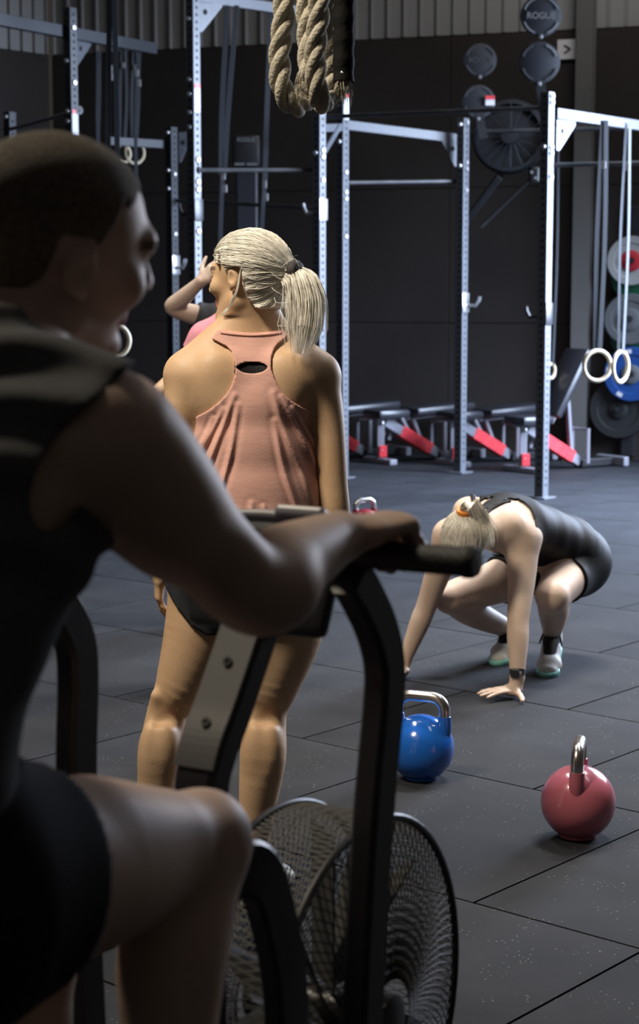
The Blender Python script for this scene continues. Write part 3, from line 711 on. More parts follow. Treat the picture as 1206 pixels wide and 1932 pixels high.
# ------------------------------------------------------------------ benches
def bench(px, py, yaw, lab, incline, loc=None):
    base = F(px, py) if loc is None else loc
    r = empty('adjustable_bench', base, lab, 'bench', 'benches along the back wall'); X = V(math.cos(yaw), math.sin(yaw), 0); Y = V(-math.sin(yaw), math.cos(yaw), 0); Zv = V(0, 0, 1)
    A = (X, Y, Zv); at = lambda x, y, z: base + X * x + Y * y + Zv * z
    MB().beam(at(0.10, 0, 0.37), at(0.68, 0, 0.06), 0.07, 0.085, bev=0.006).build('spine', M['bench_grey'], r)
    MB().beam(at(0.27, 0, 0.279), at(0.60, 0, 0.103), 0.085, 0.105, bev=0.006).build('spine_sleeve', M['red'], r)
    b = MB(); b.beam(at(0.06, 0, 0.40), at(0.06, 0, 0.02), 0.06, 0.06, (1, 0, 0), 0.005); b.build('front_post', M['bench_grey'], r)
    b = MB(); b.beam(at(0.06, -0.035, 0.16), at(0.06, -0.035, 0.06), 0.05, 0.065, (1, 0, 0), 0.004); b.build('post_sleeve', M['red'], r)
    MB().box(at(0.05, 0, 0.025), (0.08, 0.42, 0.05), A, 0.01).build('front_foot', M['bench_grey'], r)
    MB().box(at(0.88, 0, 0.045), (0.40, 0.09, 0.07), A, 0.01).build('rear_rail', M['black_steel'], r)
    MB().box(at(1.08, 0, 0.05), (0.06, 0.36, 0.08), A, 0.01).build('rear_foot', M['bench_grey'], r)
    b = MB(); b.tube([at(0.70, 0.1, 0.05), at(0.70, 0.1, 0.34), at(0.70, -0.1, 0.34), at(0.70, -0.1, 0.05)], 0.018, 8); b.build('rear_handle', M['bench_grey'], r, True)
    for k, x in enumerate((0.12, 0.2)): MB().beam(at(x + 0.05, 0.05, 0.40), at(x - 0.02, 0.05, 0.20), 0.03, 0.03, bev=0.003).build('seat_strut', M['bench_grey'], r)
    MB().box(at(0.12, 0, 0.44), (0.34, 0.28, 0.075), A, 0.028).build('seat_pad', M['vinyl'], r, True)
    MB().box(at(0.12, 0, 0.395), (0.26, 0.10, 0.025), A, 0.004).build('seat_plate', M['bench_grey'], r)
    a = math.radians(incline); ax = X * math.cos(a) + Zv * math.sin(a); up = np.cross(Y, ax) * -1; up = Zv * math.cos(a) - X * math.sin(a)
    p0 = at(0.33, 0, 0.42); c = p0 + ax * 0.36
    MB().box(c + up * 0.025, (0.66, 0.30, 0.075), (ax, Y, up), 0.028).build('back_pad', M['vinyl'], r, True)
    MB().beam(p0 - up * 0.03, p0 + ax * 0.66 - up * 0.03, 0.05, 0.035, bev=0.004).build('back_rail', M['bench_grey'], r)
    q = p0 + ax * 0.33 - up * 0.04
    for x in ((0.60,) if incline > 20 else (0.52, 0.40)):
        MB().beam(q if incline > 20 else at(x - 0.12, 0, 0.40), at(x, 0, 0.37 - 0.534 * (x - 0.10)), 0.04, 0.03, bev=0.003).build('ladder_strut', M['bench_grey'], r)
    for z in (0.12, 0.36): bolt(at(0.05, -0.04, z), -Y, 0.014, r)
    return r
byaw = math.radians(34)
bench(976, 892, byaw, 'bench with its back pad raised steeply, nearest the column', 58)
bench(846, 879, byaw, 'flat bench behind the middle rig post, between two red-sleeved benches', 3)
bench(708, 875, byaw, 'flat bench seen between the middle rig posts, its red spine fully shown', 3)
bench(566, 871, byaw, 'flat bench mostly hidden behind the pink tank top', 3)

# ------------------------------------------------------------------ climbing ropes looped up out of the frame
def rope(name, path, r, m_, root, turns_per_m=7.5):
    P3 = smooth_path(path, 10); L = [0.0]
    for i in range(1, len(P3)): L.append(L[-1] + np.linalg.norm(P3[i] - P3[i - 1]))
    N = int(L[-1] / 0.008); ss = np.linspace(0, L[-1], N); C3 = np.array([[np.interp(s, L, [p[k] for p in P3]) for k in range(3)] for s in ss])
    T = np.gradient(C3, axis=0); T /= np.linalg.norm(T, axis=1)[:, None]; a = unit(np.cross(T[0], V(0.3, 1, 0.1))); fr = []
    for i in range(N): a = unit(a - T[i] * (a @ T[i])); fr.append((a, np.cross(T[i], a)))
    for k in range(3):
        pts = []
        for i in range(N):
            t = 2 * math.pi * (k / 3 + turns_per_m * ss[i]); pts.append(C3[i] + r * 0.50 * (math.cos(t) * fr[i][0] + math.sin(t) * fr[i][1]))
        MB().tube(pts, r * 0.56, 10).build('rope_strand', m_, root, True)
rd = 3.75
rp = empty('climbing_rope', W(545, 60, rd), 'thick manila rope loop at the outer end, hanging lowest', 'rope', 'looped climbing ropes'); rope('r', [W(545, -330, rd), W(541, -120, rd), W(536, 20, rd), W(528, 100, rd), W(531, 160, rd), W(549, 196, rd + .01), W(571, 196, rd + .05), W(583, 160, rd + .09), W(580, 60, rd + .12), W(576, -120, rd + .12), W(578, -330, rd + .1)], 0.0235, M['rope'], rp, 6.4)
rp = empty('climbing_rope', W(600, 60, rd), 'thick manila rope loop in the middle, before the black sleeve', 'rope', 'looped climbing ropes'); rope('r', [W(612, -330, rd - .1), W(607, -120, rd - .1), W(602, 20, rd - .1), W(595, 100, rd - .1), W(597, 155, rd - .1), W(604, 188, rd - .08), W(611, 193, rd - .03), W(617, 165, rd + .01), W(618, 60, rd + .06), W(614, -120, rd + .06), W(612, -330, rd + .05)], 0.0225, M['rope'], rp, 6.6)
rp = empty('climbing_rope', W(648, 60, rd), 'rope end in a black sleeve with frayed ends under it', 'rope', 'looped climbing ropes')
b = MB(); pts = []; rs = []
for i in range(60):
    y = -330 + i * (485 / 59); pts.append(W(652 - 4 * i / 59, y, rd + .0)); rs.append(0.0225 + 0.0011 * math.sin(i * 1.3))
b.tube(pts, rs, 18); b.build('rope_sleeve', M['rope_black'], rp, True)
bolt(W(645, 138, rd - 0.03), V(0, -1, 0), 0.003, rp)
b = MB(); paths = []
for i in range(90):
    a = random.uniform(0, 6.28); rr = 0.02 * math.sqrt(random.random()); s0 = W(648, 150, rd + .0) + V(rr * math.cos(a), rr * math.sin(a), 0); dx = random.uniform(-0.03, 0.018)
    paths.append(smooth_path([s0, s0 + V(dx * .35, random.uniform(-.01, .01), -0.022), s0 + V(dx * 0.8, random.uniform(-.015, .015), -random.uniform(0.03, 0.06))], 4))
strands(b, paths, 0.0011); fluff(b.build('frayed_fibre', M['rope'], rp))
b = MB(); paths = []
for i in range(60):
    s0 = W(570 + random.uniform(-8, 8), 150 + random.uniform(-20, 10), rd - .03); paths.append(smooth_path([s0, s0 + V(-0.006, -0.01, -0.025), s0 + V(random.uniform(-.012, .02), random.uniform(-.02, .0), -random.uniform(0.03, 0.055))], 4))
strands(b, paths, 0.0011); fluff(b.build('frayed_fibre', M['rope'], rp))

# ------------------------------------------------------------------ kettlebells
def kettlebell(px, py, yaw, col, lab, sc=1.0, loc=None):
    base = F(px, py) if loc is None else loc; base = V(base[0], base[1], 0.0); r = empty('kettlebell', base, lab, 'kettlebell', 'competition kettlebells on the floor')
    X = V(math.cos(yaw), math.sin(yaw), 0); R = 0.105 * sc; zc = 0.099 * sc; prof = [(0.048 * sc, 0.0), (0.0535 * sc, 0.002)]
    for a in np.linspace(-59, 90, 30): prof.append((R * math.cos(math.radians(a)), zc + R * math.sin(math.radians(a))))
    MB().lathe(base, V(0, 0, 1), prof, 56).build('bell_body', M[col], r, True)
    hw = 0.077 * sc; top = 0.262 * sc
    horn = lambda s: [base + X * s * hw * 0.93 + V(0, 0, 0.135 * sc), base + X * s * hw + V(0, 0, 0.17 * sc), base + X * s * hw + V(0, 0, 0.205 * sc)]
    for s in (-1, 1): MB().tube(smooth_path(horn(s), 5), [0.021 * sc * (1.12 - 0.012 * i) for i in range(11)], 18).build('horn', M[col], r, True)
    q = [base + X * -hw + V(0, 0, 0.2 * sc), base + X * -hw + V(0, 0, 0.222 * sc)] + [base + X * (-hw + 0.045 * sc * (1 - math.cos(t))) + V(0, 0, 0.222 * sc + 0.042 * sc * math.sin(t)) for t in np.linspace(0.25, math.pi / 2, 6)]
    q += [base + X * (hw - 0.045 * sc * (1 - math.cos(t))) + V(0, 0, 0.222 * sc + 0.042 * sc * math.sin(t)) for t in np.linspace(math.pi / 2, 0.25, 6)] + [base + X * hw + V(0, 0, 0.222 * sc), base + X * hw + V(0, 0, 0.2 * sc)]
    MB().tube(q, 0.0178 * sc, 18).build('handle', M['chrome'], r, True)
    return r
M['kb_pink'] = mat('pink_gloss', (0.56, 0.15, 0.20), 0.22, coat=0.6); M['kb_blue'] = mat('blue_gloss', (0.012, 0.115, 0.50), 0.16, coat=0.6)
M['kb_black'] = mat('black_iron', (0.02, 0.02, 0.022), 0.5); M['kb_red'] = mat('dark_red_gloss', (0.22, 0.02, 0.03), 0.25, coat=0.5)
kettlebell(1090, 1577, math.radians(78), 'kb_pink', 'pink kettlebell with a steel handle, alone at the right of the floor')
kettlebell(794, 1468, math.radians(-22), 'kb_blue', 'blue kettlebell beside the black bike lever')
kettlebell(688, 1015, math.radians(35), 'kb_red', 'far kettlebell showing only its steel handle above the gripping fist', 0.9)
kettlebell(438, 1400, math.radians(10), 'kb_black', 'small black kettlebell seen between the legs of the standing woman', 0.8)
# ------------------------------------------------------------------ people: materials
def skin(name, a, b, sss=0.12): return mat(name, a, 0.52, noise=(14, b, 0.35, 0.7), bump=(220, 0.06), spec=0.35, sss=sss)
M['skin_w'] = skin('warm_skin', (0.60, 0.41, 0.26), (0.54, 0.35, 0.21)); M['skin_c'] = skin('fair_skin', (0.62, 0.48, 0.38), (0.56, 0.41, 0.32)); M['skin_m'] = skin('pale_skin', (0.54, 0.39, 0.31), (0.48, 0.34, 0.27))
M['lip'] = mat('lips', (0.45, 0.16, 0.13), 0.4); M['brow'] = mat('brow_hair', (0.16, 0.11, 0.07), 0.8); M['eye'] = mat('eye', (0.10, 0.08, 0.07), 0.2)
FACE = lambda s: [M[s], M['lip'], M['brow'], M['eye']]
def hairmat(name, a, b):
    return mat(name, a, 0.48, noise=(60, b, 0.3, 0.7), spec=0.45)
M['blonde'] = hairmat('ash_blonde_hair', (0.86, 0.84, 0.78), (0.64, 0.61, 0.54)); M['blonde2'] = hairmat('blonde_hair', (0.84, 0.80, 0.71), (0.62, 0.57, 0.47))
M['buzz'] = mat('cropped_hair', (0.17, 0.14, 0.10), 0.8, noise=(150, (0.09, 0.07, 0.05), 0.35, 0.65), bump=(400, 0.6))
def cloth(name, a, b, sc=40, bump=0.12, rough=0.85):
    return mat(name, a, rough, noise=(sc, b, 0.3, 0.7), bump=(350, bump), spec=0.2)
def knit():
    m = cloth('pink_marl_jersey', (0.72, 0.43, 0.37), (0.64, 0.36, 0.31)); nt = m.node_tree
    nt.nodes['Noise Texture'].inputs['Scale'].default_value = 1.0; mp = nt.nodes.new('ShaderNodeMapping'); mp.inputs['Scale'].default_value = (28, 28, 330)
    nt.links.new(nt.nodes['Texture Coordinate'].outputs['Object'], mp.inputs[0]); nt.links.new(mp.outputs[0], nt.nodes['Noise Texture'].inputs['Vector']); return m
M['tank'] = knit(); M['trim'] = cloth('pink_binding', (0.70, 0.40, 0.34), (0.66, 0.36, 0.30))
M['black_cloth'] = cloth('black_jersey', (0.006, 0.006, 0.007), (0.010, 0.010, 0.011), rough=0.6); M['short_grey'] = cloth('charcoal_shorts', (0.025, 0.028, 0.035), (0.035, 0.038, 0.045))
M['tee'] = cloth('charcoal_tee', (0.060, 0.062, 0.066), (0.048, 0.050, 0.053)); M['shorts_m'] = cloth('black_shorts', (0.012, 0.013, 0.017), (0.018, 0.019, 0.024))
M['pink_tee'] = cloth('bright_pink_tee', (0.88, 0.37, 0.44), (0.84, 0.33, 0.40)); M['grey_tee'] = cloth('slate_tee', (0.075, 0.08, 0.09), (0.06, 0.065, 0.075))
M['shoe_w'] = mat('pale_shoe', (0.55, 0.56, 0.54), 0.6, bump=(200, 0.15)); M['shoe_m'] = mat('mint_sole', (0.20, 0.52, 0.46), 0.5); M['lace'] = mat('black_lace', (0.012, 0.012, 0.014), 0.8)
M['sock'] = cloth('white_sock', (0.70, 0.70, 0.70), (0.62, 0.62, 0.62)); M['orange'] = mat('orange_hair_tie', (0.75, 0.25, 0.03), 0.6); M['dark_tie'] = mat('dark_hair_tie', (0.015, 0.012, 0.014), 0.7)
M['watch'] = mat('dark_watch', (0.02, 0.02, 0.024), 0.25, coat=0.5)

def shoe(root, heel, toe, sc=1.0, up=0.0, m='shoe_w', sole='shoe_m', name='shoe', laces=True):
    """trainer standing at heel -> toe (ground points); up lifts the heel"""
    heel, toe = np.asarray(heel, float), np.asarray(toe, float); f = unit(toe - heel); u = unit(V(0, 0, 1) - f * f[2]); s = np.cross(f, u); L = np.linalg.norm(toe - heel); A = lambda x, y, z: heel + f * x * L + s * y + u * z
    lo = np.minimum(heel, toe) - 0.10; hi = np.maximum(heel, toe) + V(0.10, 0.10, 0.19)
    Fs = Field(lo, hi, 0.0045, 0.05)
    Fs.add(Oval(A(0.13, 0, 0.048), A(0.42, 0, 0.05), (0.033, 0.042), (0.036, 0.045), s), 0.01); Fs.add(Oval(A(0.42, 0, 0.045), A(0.72, 0, 0.034), (0.037, 0.042), (0.045, 0.030), s), 0.02)
    Fs.add(Oval(A(0.72, 0, 0.034), A(0.88, 0, 0.028), (0.045, 0.030), (0.037, 0.024), s), 0.02)
    Fs.add(Round(A(0.2, 0, 0.07), A(0.22, 0, 0.105), 0.038, 0.040), 0.02); Fs.add(Round(A(0.3, 0, 0.075), A(0.5, 0, 0.062), 0.034, 0.026), 0.02)
    Fs.cut(Round(A(0.215, 0, 0.105), A(0.235, 0, 0.17), 0.033, 0.036), 0.006)
    Fs.keep(lambda X: -((X[0] - heel[0]) * u[0] + (X[1] - heel[1]) * u[1] + (X[2] - heel[2]) * u[2]) + 0.016)
    up_ = Fs.build(name, [M[m]], root)
    Fb = Field(lo, hi, 0.0045, 0.05); Fb.add(Oval(A(0.12, 0, 0.016), A(0.45, 0, 0.016), (0.040, 0.03), (0.038, 0.03), s), 0.01); Fb.add(Oval(A(0.45, 0, 0.016), A(0.86, 0, 0.018), (0.040, 0.03), (0.046, 0.03), s), 0.015); Fb.add(Round(A(0.86, 0, 0.02), A(0.9, 0, 0.022), 0.04, 0.036), 0.015)
    Fb.keep(lambda X: np.abs((X[0] - heel[0]) * u[0] + (X[1] - heel[1]) * u[1] + (X[2] - heel[2]) * u[2] - 0.0155) - 0.0145); Fb.build('sole', [M[sole]], up_)
    if laces:
        MB().tube([A(0.34, 0, 0.085), A(0.45, 0, 0.078), A(0.58, 0, 0.062), A(0.66, 0, 0.050)], [0.036, 0.032, 0.028, 0.022], 12).build('tongue', M['lace'], up_, True)
        b = MB()
        for i in range(5):
            x = 0.36 + 0.075 * i; z = 0.117 - 0.0115 * i - 0.001 * i * i
            b.tube(smooth_path([A(x, -0.026, z - 0.014), A(x + 0.01, 0, z + 0.004), A(x + 0.03, 0.026, z - 0.016)], 4), 0.0042, 6); b.tube(smooth_path([A(x, 0.026, z - 0.014), A(x + 0.01, 0, z + 0.006), A(x + 0.03, -0.026, z - 0.016)], 4), 0.0042, 6)
        b.tube(smooth_path([A(0.36, 0, 0.108), A(0.34, 0.03, 0.115), A(0.42, 0.045, 0.085)], 4), 0.004, 6); b.tube(smooth_path([A(0.36, 0, 0.108), A(0.34, -0.03, 0.115), A(0.44, -0.045, 0.08)], 4), 0.004, 6)
        b.build('laces', M['lace'], up_, True)
    return up_

def hair_cap(root, H, name, m, hl, grow=0.011, tie=None, groove=0.0013, h=0.0045):
    """scalp hair: a shell over the cranium kept behind the hairline hl(x, y, z) < 0 (head coordinates)"""
    q = H.sc; lo = H.c - 0.17 * q; hi = H.c + 0.17 * q; Fh = Field(lo, hi, h, 0.06)
    Fh.add(Ell(H.p(0, -0.014, 0.036), np.array((0.073, 0.094, 0.076)) * q, H.R), 0, grow); Fh.add(Round(H.p(0, -0.045, -0.03), H.p(0, -0.052, -0.062), 0.052 * q, 0.046 * q), 0.03, grow * 0.8)
    if tie is not None:
        Fh.add(Round(H.p(0, -0.06, tie[2]), H.p(*tie), 0.05 * q, 0.02 * q), 0.035)
        def gr(X):
            l = H.locX(X); r = np.sqrt((l[0] - tie[0]) ** 2 + (l[2] - tie[2]) ** 2 + 1e-8); a = np.arctan2(l[2] - tie[2], l[0] - tie[0]); fade = np.clip(r / 0.04, 0, 1)
            return (groove * np.sin(a * 23 + 2.5 * np.sin(a * 3)) + groove * 0.7 * np.sin(a * 41 + 1.3)) * fade
        Fh.warp(gr)
    Fh.keep(lambda X: hl(*H.locX(X)))
    return Fh.build(name, m, root)
def cap_strands(H, tie, n, hl, cap, r=0.0010, name='hair_strands', m=None, root=None, lift=0.0008):
    from mathutils.bvhtree import BVHTree
    off = origin_of(cap); tr = BVHTree.FromPolygons([tuple(np.array(v.co) + off) for v in cap.data.vertices], [tuple(k.vertices) for k in cap.data.polygons]); cl = V(0, -0.03, 0.02)
    def onto(dl, up=0.0):
        dw = unit(dl[0] * H.r + dl[1] * H.f + dl[2] * H.u); h = tr.ray_cast(Vector(H.p(*cl) + dw * 0.25), Vector(-dw))
        return None if h[0] is None else np.array(h[0]) + dw * (lift + up)
    td = unit(V(*tie) - cl); paths = []; tries = 0
    while len(paths) < n and tries < n * 40:
        tries += 1; d = unit(rng.normal(size=3)); q = onto(d)
        if q is None: continue
        l = H.loc(q[None])[0]; v = float(hl(l[0], l[1], l[2]))
        if v > -0.003 or (v < -0.03 and random.random() < 0.6): continue
        if np.linalg.norm(l - V(*tie)) < 0.02: continue
        w = np.cross(d, td) * random.uniform(-0.12, 0.12); pts = []; upk = abs(random.gauss(0, 0.0012))
        for t in np.linspace(0, 1, 13)[:-1]:
            q = onto(unit(d * (1 - t) + td * t + w * math.sin(math.pi * t)), upk * math.sin(math.pi * t))
            if q is not None: pts.append(q)
        pts.append(H.p(*tie))
        if len(pts) > 4: paths.append(pts)
    b = MB(); strands(b, paths, r); return fluff(b.build(name, m, root, True))
def tail(root, spine, widths, n, m, name='ponytail', r=0.0013, seed=3, side=(1, 0, 0), flat=0.6, stray=0.15):
    rg = np.random.default_rng(seed); P3 = smooth_path(spine, 6); K = len(P3); wv = np.interp(np.linspace(0, 1, K), np.linspace(0, 1, len(widths)), widths); paths = []
    for i in range(n):
        u = rg.normal(size=2) * 0.5; u = u / max(1, np.linalg.norm(u) / 0.98); ln = K - int(rg.uniform(0, 0.34) ** 1.0 * K); ph = rg.uniform(0, 6.28); am = rg.uniform(0, 0.10); st = 1 + (rg.uniform(0.2, 0.9) if rg.uniform() < stray else 0) ; pts = []
        for j in range(ln):
            t = unit(P3[min(j + 1, K - 1)] - P3[max(j - 1, 0)]); s = unit(np.asarray(side, float) - t * (t @ np.asarray(side, float))); b = np.cross(t, s); f = j / K
            k = 1 + (st - 1) * f * f
            pts.append(P3[j] + wv[j] * (s * (u[0] * k + am * math.sin(ph + 5 * f)) + b * flat * (u[1] * k + am * math.cos(ph + 4 * f))))
        paths.append(pts[::2] + [pts[-1]])
    b = MB(); strands(b, paths, r)
    core = [P3[j] for j in range(0, int(K * 0.85), 3)]; b.tube(core, [wv[min(j * 3, K - 1)] * 0.45 for j in range(len(core))], 10)
    return fluff(b.build(name, m, root, True))

# ------------------------------------------------------------------ standing woman in the pink tank top
D = 4.45
wo = empty('person', F(470, 1695), 'woman in a loose pink racerback tank top standing with her back turned, blonde ponytail', 'person')
p = lambda x, y, dd=0.0: W(x, y, D + dd)
HW = HeadFrame(p(466, 527, 0.0), V(-0.84, 0.54, -0.03), V(0.02, 0.0, 1), 1.0)
sdx = V(1, 0.04, 0)
T_rings = [(p(470, 1120, 0.0), (0.165, 0.115)), (p(470, 1085, 0.01), (0.198, 0.125)), (p(470, 1020, 0.015), (0.188, 0.118)), (p(472, 930, 0.02), (0.150, 0.098)), (p(474, 850, 0.02), (0.150, 0.103)), (p(476, 770, 0.02), (0.156, 0.108)), (p(476, 705, 0.02), (0.150, 0.092)), (p(474, 660, 0.02), (0.105, 0.068))]
Fw = Field(p(200, 440, 0) - V(0.02, 0.42, 0), p(720, 440, 0) + V(0, 0.48, 0.03), 0.0045)
Fw = Field((-0.50, 4.45 - 0.30, -0.01), (0.22, 4.45 + 0.36, 1.69), 0.0045)
def w_torso(G, grow=0.0):
    torso(G, T_rings, sdx, 0.03, grow)
    for s, x in ((-1, 405), (1, 545)):
        G.add(Ell(p(x, 722, -0.052), (0.058, 0.036, 0.075)), 0.04, grow)
        G.add(Ell(p(470 + s * 55, 1090, -0.065), (0.088, 0.085, 0.085)), 0.04, grow)
        G.add(Ell(p(474 + s * 50, 770, 0.10), (0.06, 0.05, 0.06)), 0.03, grow)
    G.add(Round(p(448, 610, 0.01), p(352, 700, 0.0), 0.040, 0.050), 0.04, grow); G.add(Round(p(500, 612, 0.01), p(598, 700, 0.0), 0.040, 0.050), 0.04, grow)
w_torso(Fw)
limb(Fw, [p(354, 718, 0.0), p(338, 800, -0.01), p(325, 905, 0.0), p(311, 985, 0.02), p(302, 1072, 0.05)], [0.056, 0.043, 0.038, 0.0385, 0.0255], 0.035)
limb(Fw, [p(600, 718, 0.0), p(618, 800, 0.0), p(628, 905, 0.0), p(633, 985, 0.01), p(630, 1068, 0.04)], [0.056, 0.043, 0.037, 0.0375, 0.025], 0.035)
for side in (0, 1):
    L = [[p(392, 1105, 0), p(378, 1195, 0.0), p(345, 1290, 0.0), p(316, 1345, 0.01), p(301, 1430, -0.022), p(290, 1540, -0.01), p(281, 1630, 0.0)], [p(548, 1105, 0), p(540, 1195, 0), p(516, 1285, 0.0), p(501, 1345, 0.01), p(496, 1430, -0.022), p(484, 1540, -0.01), p(478, 1632, 0.0)]][side]
    R = [[0.096, 0.092, 0.070, 0.0515, 0.053, 0.042, 0.031], [0.096, 0.090, 0.070, 0.0545, 0.0575, 0.044, 0.031]][side]
    limb(Fw, L, R, 0.035)
    Fw.add(Ell(L[3] + V(0, 0.035, 0.01), (0.034, 0.028, 0.04)), 0.02); sg = (-1, 1)[side]
    Fw.add(Ell(L[4] + V(0.018 * sg, -0.020, 0.02), (0.030, 0.034, 0.075)), 0.02); Fw.add(Ell(L[4] + V(-0.018 * sg, -0.020, 0.03), (0.030, 0.034, 0.07)), 0.02)
    Fw.cut(Ell(L[3] + V(0.0, -0.066, -0.002), (0.03, 0.012, 0.010)), 0.02)
    for k in (-1, 1): Fw.add(Round(L[3] + V(0.024 * k, -0.036, 0.05), L[3] + V(0.026 * k, -0.030, -0.01), 0.014, 0.011), 0.02)
feet_w = [(p(281, 1632, 0), V(-0.25, 1, 0)), (p(478, 1634, 0), V(0.42, 1, 0))]
for a, d in feet_w:
    d = unit(d); g = V(a[0], a[1], 0.05); Fw.add(Round(a, g, 0.031, 0.03), 0.01); Fw.add(Oval(g + d * -0.02 - V(0, 0, 0.01), g + d * 0.12 - V(0, 0, 0.018), (0.028, 0.028), (0.036, 0.018), np.cross(d, V(0, 0, 1))), 0.02)
hand(Fw, p(302, 1072, 0.05), V(-0.06, 0.10, -1), V(1, 0.1, 0.1), V(0.25, 1, 0), [0.22, 0.33, 0.42, 0.5], 0.3, 0.94, (0.75, 0.35, 0.35), 0.25)
hand(Fw, p(630, 1068, 0.04), V(-0.08, 0.10, -1), V(-1, 0.1, 0.1), V(-0.2, 1, 0), [0.25, 0.35, 0.42, 0.5], 0.3, 0.94, (0.75, 0.35, 0.35), 0.25)
Fw.add(Oval(p(474, 655, 0.025), HW.p(0, -0.02, -0.06), (0.066, 0.058), (0.053, 0.052), V(1, 0, 0)), 0.04)
Fw.add(Round(p(440, 640, 0.06), HW.p(-0.045, -0.01, -0.05), 0.016, 0.016), 0.025); Fw.add(Round(p(500, 640, 0.01), HW.p(0.04, -0.04, -0.05), 0.022, 0.02), 0.03)
head(Fw, HW)
Fw.build('body', FACE('skin_w'), wo, face_region(HW))
del Fw
# tank top: loose shell over the torso, cut out by racerback armholes and a keyhole
xz = lambda a: [(p(x, y)[0], p(x, y)[2]) for x, y in a]
def spl(a, n=7): return [tuple(q) for q in smooth_path([V(x, y, 0)[:2] for x, y in a], n)]
TK = [(p(476, 1085, 0.02), (0.205, 0.146)), (p(476, 1015, 0.02), (0.182, 0.136)), (p(476, 930, 0.02), (0.166, 0.122)), (p(477, 850, 0.02), (0.157, 0.116)), (p(477, 770, 0.02), (0.156, 0.111)), (p(476, 705, 0.02), (0.150, 0.096)), (p(474, 655, 0.02), (0.105, 0.073)), (p(474, 628, 0.02), (0.085, 0.064))]
Fk = Field((-0.42, 4.10, 0.86), (0.14, 4.74, 1.52), 0.003)
torso(Fk, TK, sdx, 0.02, 0.004)
for s, x in ((-1, 405), (1, 545)): Fk.add(Ell(p(x, 722, -0.052), (0.058, 0.036, 0.075)), 0.04, 0.006); Fk.add(Ell(p(474 + s * 50, 770, 0.10), (0.06, 0.05, 0.06)), 0.03, 0.008)
Fk.add(Round(p(448, 610, 0.01), p(352, 700, 0.0), 0.040, 0.050), 0.04, 0.006); Fk.add(Round(p(500, 612, 0.01), p(598, 700, 0.0), 0.040, 0.050), 0.04, 0.006)
folds = [((446, 742), (420, 810), (385, 900), (362, 960), 7), ((452, 760), (438, 850), (412, 940), (398, 985), 7), ((425, 768), (400, 815), (370, 870), (345, 930), 6), ((406, 785), (390, 820), (372, 850), (360, 880), 5), ((518, 738), (535, 800), (570, 880), (600, 975), 8), ((532, 745), (556, 790), (585, 850), (604, 900), 6), ((520, 790), (535, 870), (558, 940), (575, 990), 7), ((553, 765), (572, 800), (590, 830), (600, 850), 5), ((478, 940), (476, 970), (474, 990), (470, 1010), 7), ((500, 945), (505, 970), (508, 990), (510, 1010), 5)]
def fold_fn(X):
    x, z = X[0][:, :, 0], X[2][0, 0, :]; x = x[:, :1]; z = z[None, :]; A = np.zeros((x.shape[0], z.shape[1]))
    for f in folds:
        pts = xz(smooth_path([V(*q, 0)[:2] for q in f[:4]], 4)); best = np.full(A.shape, 9.0); tt = np.zeros(A.shape)
        for i in range(len(pts) - 1):
            a, b = np.array(pts[i]), np.array(pts[i + 1]); e = b - a; t = np.clip(((x - a[0]) * e[0] + (z - a[1]) * e[1]) / (e @ e), 0, 1)
            d = np.hypot(x - a[0] - t * e[0], z - a[1] - t * e[1]); m = d < best; best = np.where(m, d, best); tt = np.where(m, (i + t) / (len(pts) - 1), tt)
        w = f[4] * 0.0010; A += (np.exp(-(best / w) ** 2) - 0.30 * np.exp(-((best - 1.9 * w) / w) ** 2)) * np.sin(np.pi * np.clip(tt * 0.85 + 0.12, 0, 1)) ** 1.1 * 0.0075
    back = np.clip((4.49 - X[1]) / 0.05, 0, 1)
    return -(A[:, None, :] * back)
Fk.warp(fold_fn)
back_poly = xz(spl([(401, 638), (414, 622), (440, 624), (475, 627), (510, 625), (534, 621), (543, 633)]) + spl([(543, 633), (520, 655), (513, 682), (519, 708), (538, 740), (565, 762), (598, 778)]) + spl([(598, 778), (612, 830), (618, 900), (624, 1000), (634, 1078)]) + [(560, 1086), (476, 1090), (400, 1086), (316, 1078)] + spl([(316, 1078), (330, 1012), (345, 930), (358, 850), (362, 789)]) + spl([(362, 789), (400, 768), (432, 738), (446, 706), (446, 680), (434, 655), (401, 638)]))
pk = poly_d(back_poly)
key = poly_d(xz(spl([(448, 690), (460, 683), (479, 680), (498, 683), (508, 690)]) + spl([(508, 690), (498, 698), (479, 702), (460, 699), (448, 690)])))
def cutter(X):
    x, z = X[0][:, :1, 0], X[2][:1, 0, :]; A = pk(x, z); B = -key(x, z); d = np.maximum(A, B)[:, None, :]
    return np.broadcast_to(d, np.broadcast_shapes(d.shape, X[1].shape))
Fk.keep(cutter)
inner = Field.__new__(Field); inner.lo, inner.h, inner.n, inner.big = Fk.lo, Fk.h, Fk.n, Fk.big; inner.A = np.full(Fk.n, Fk.big, np.float32)
tank = Fk.build('tank_top', M['tank'], wo)
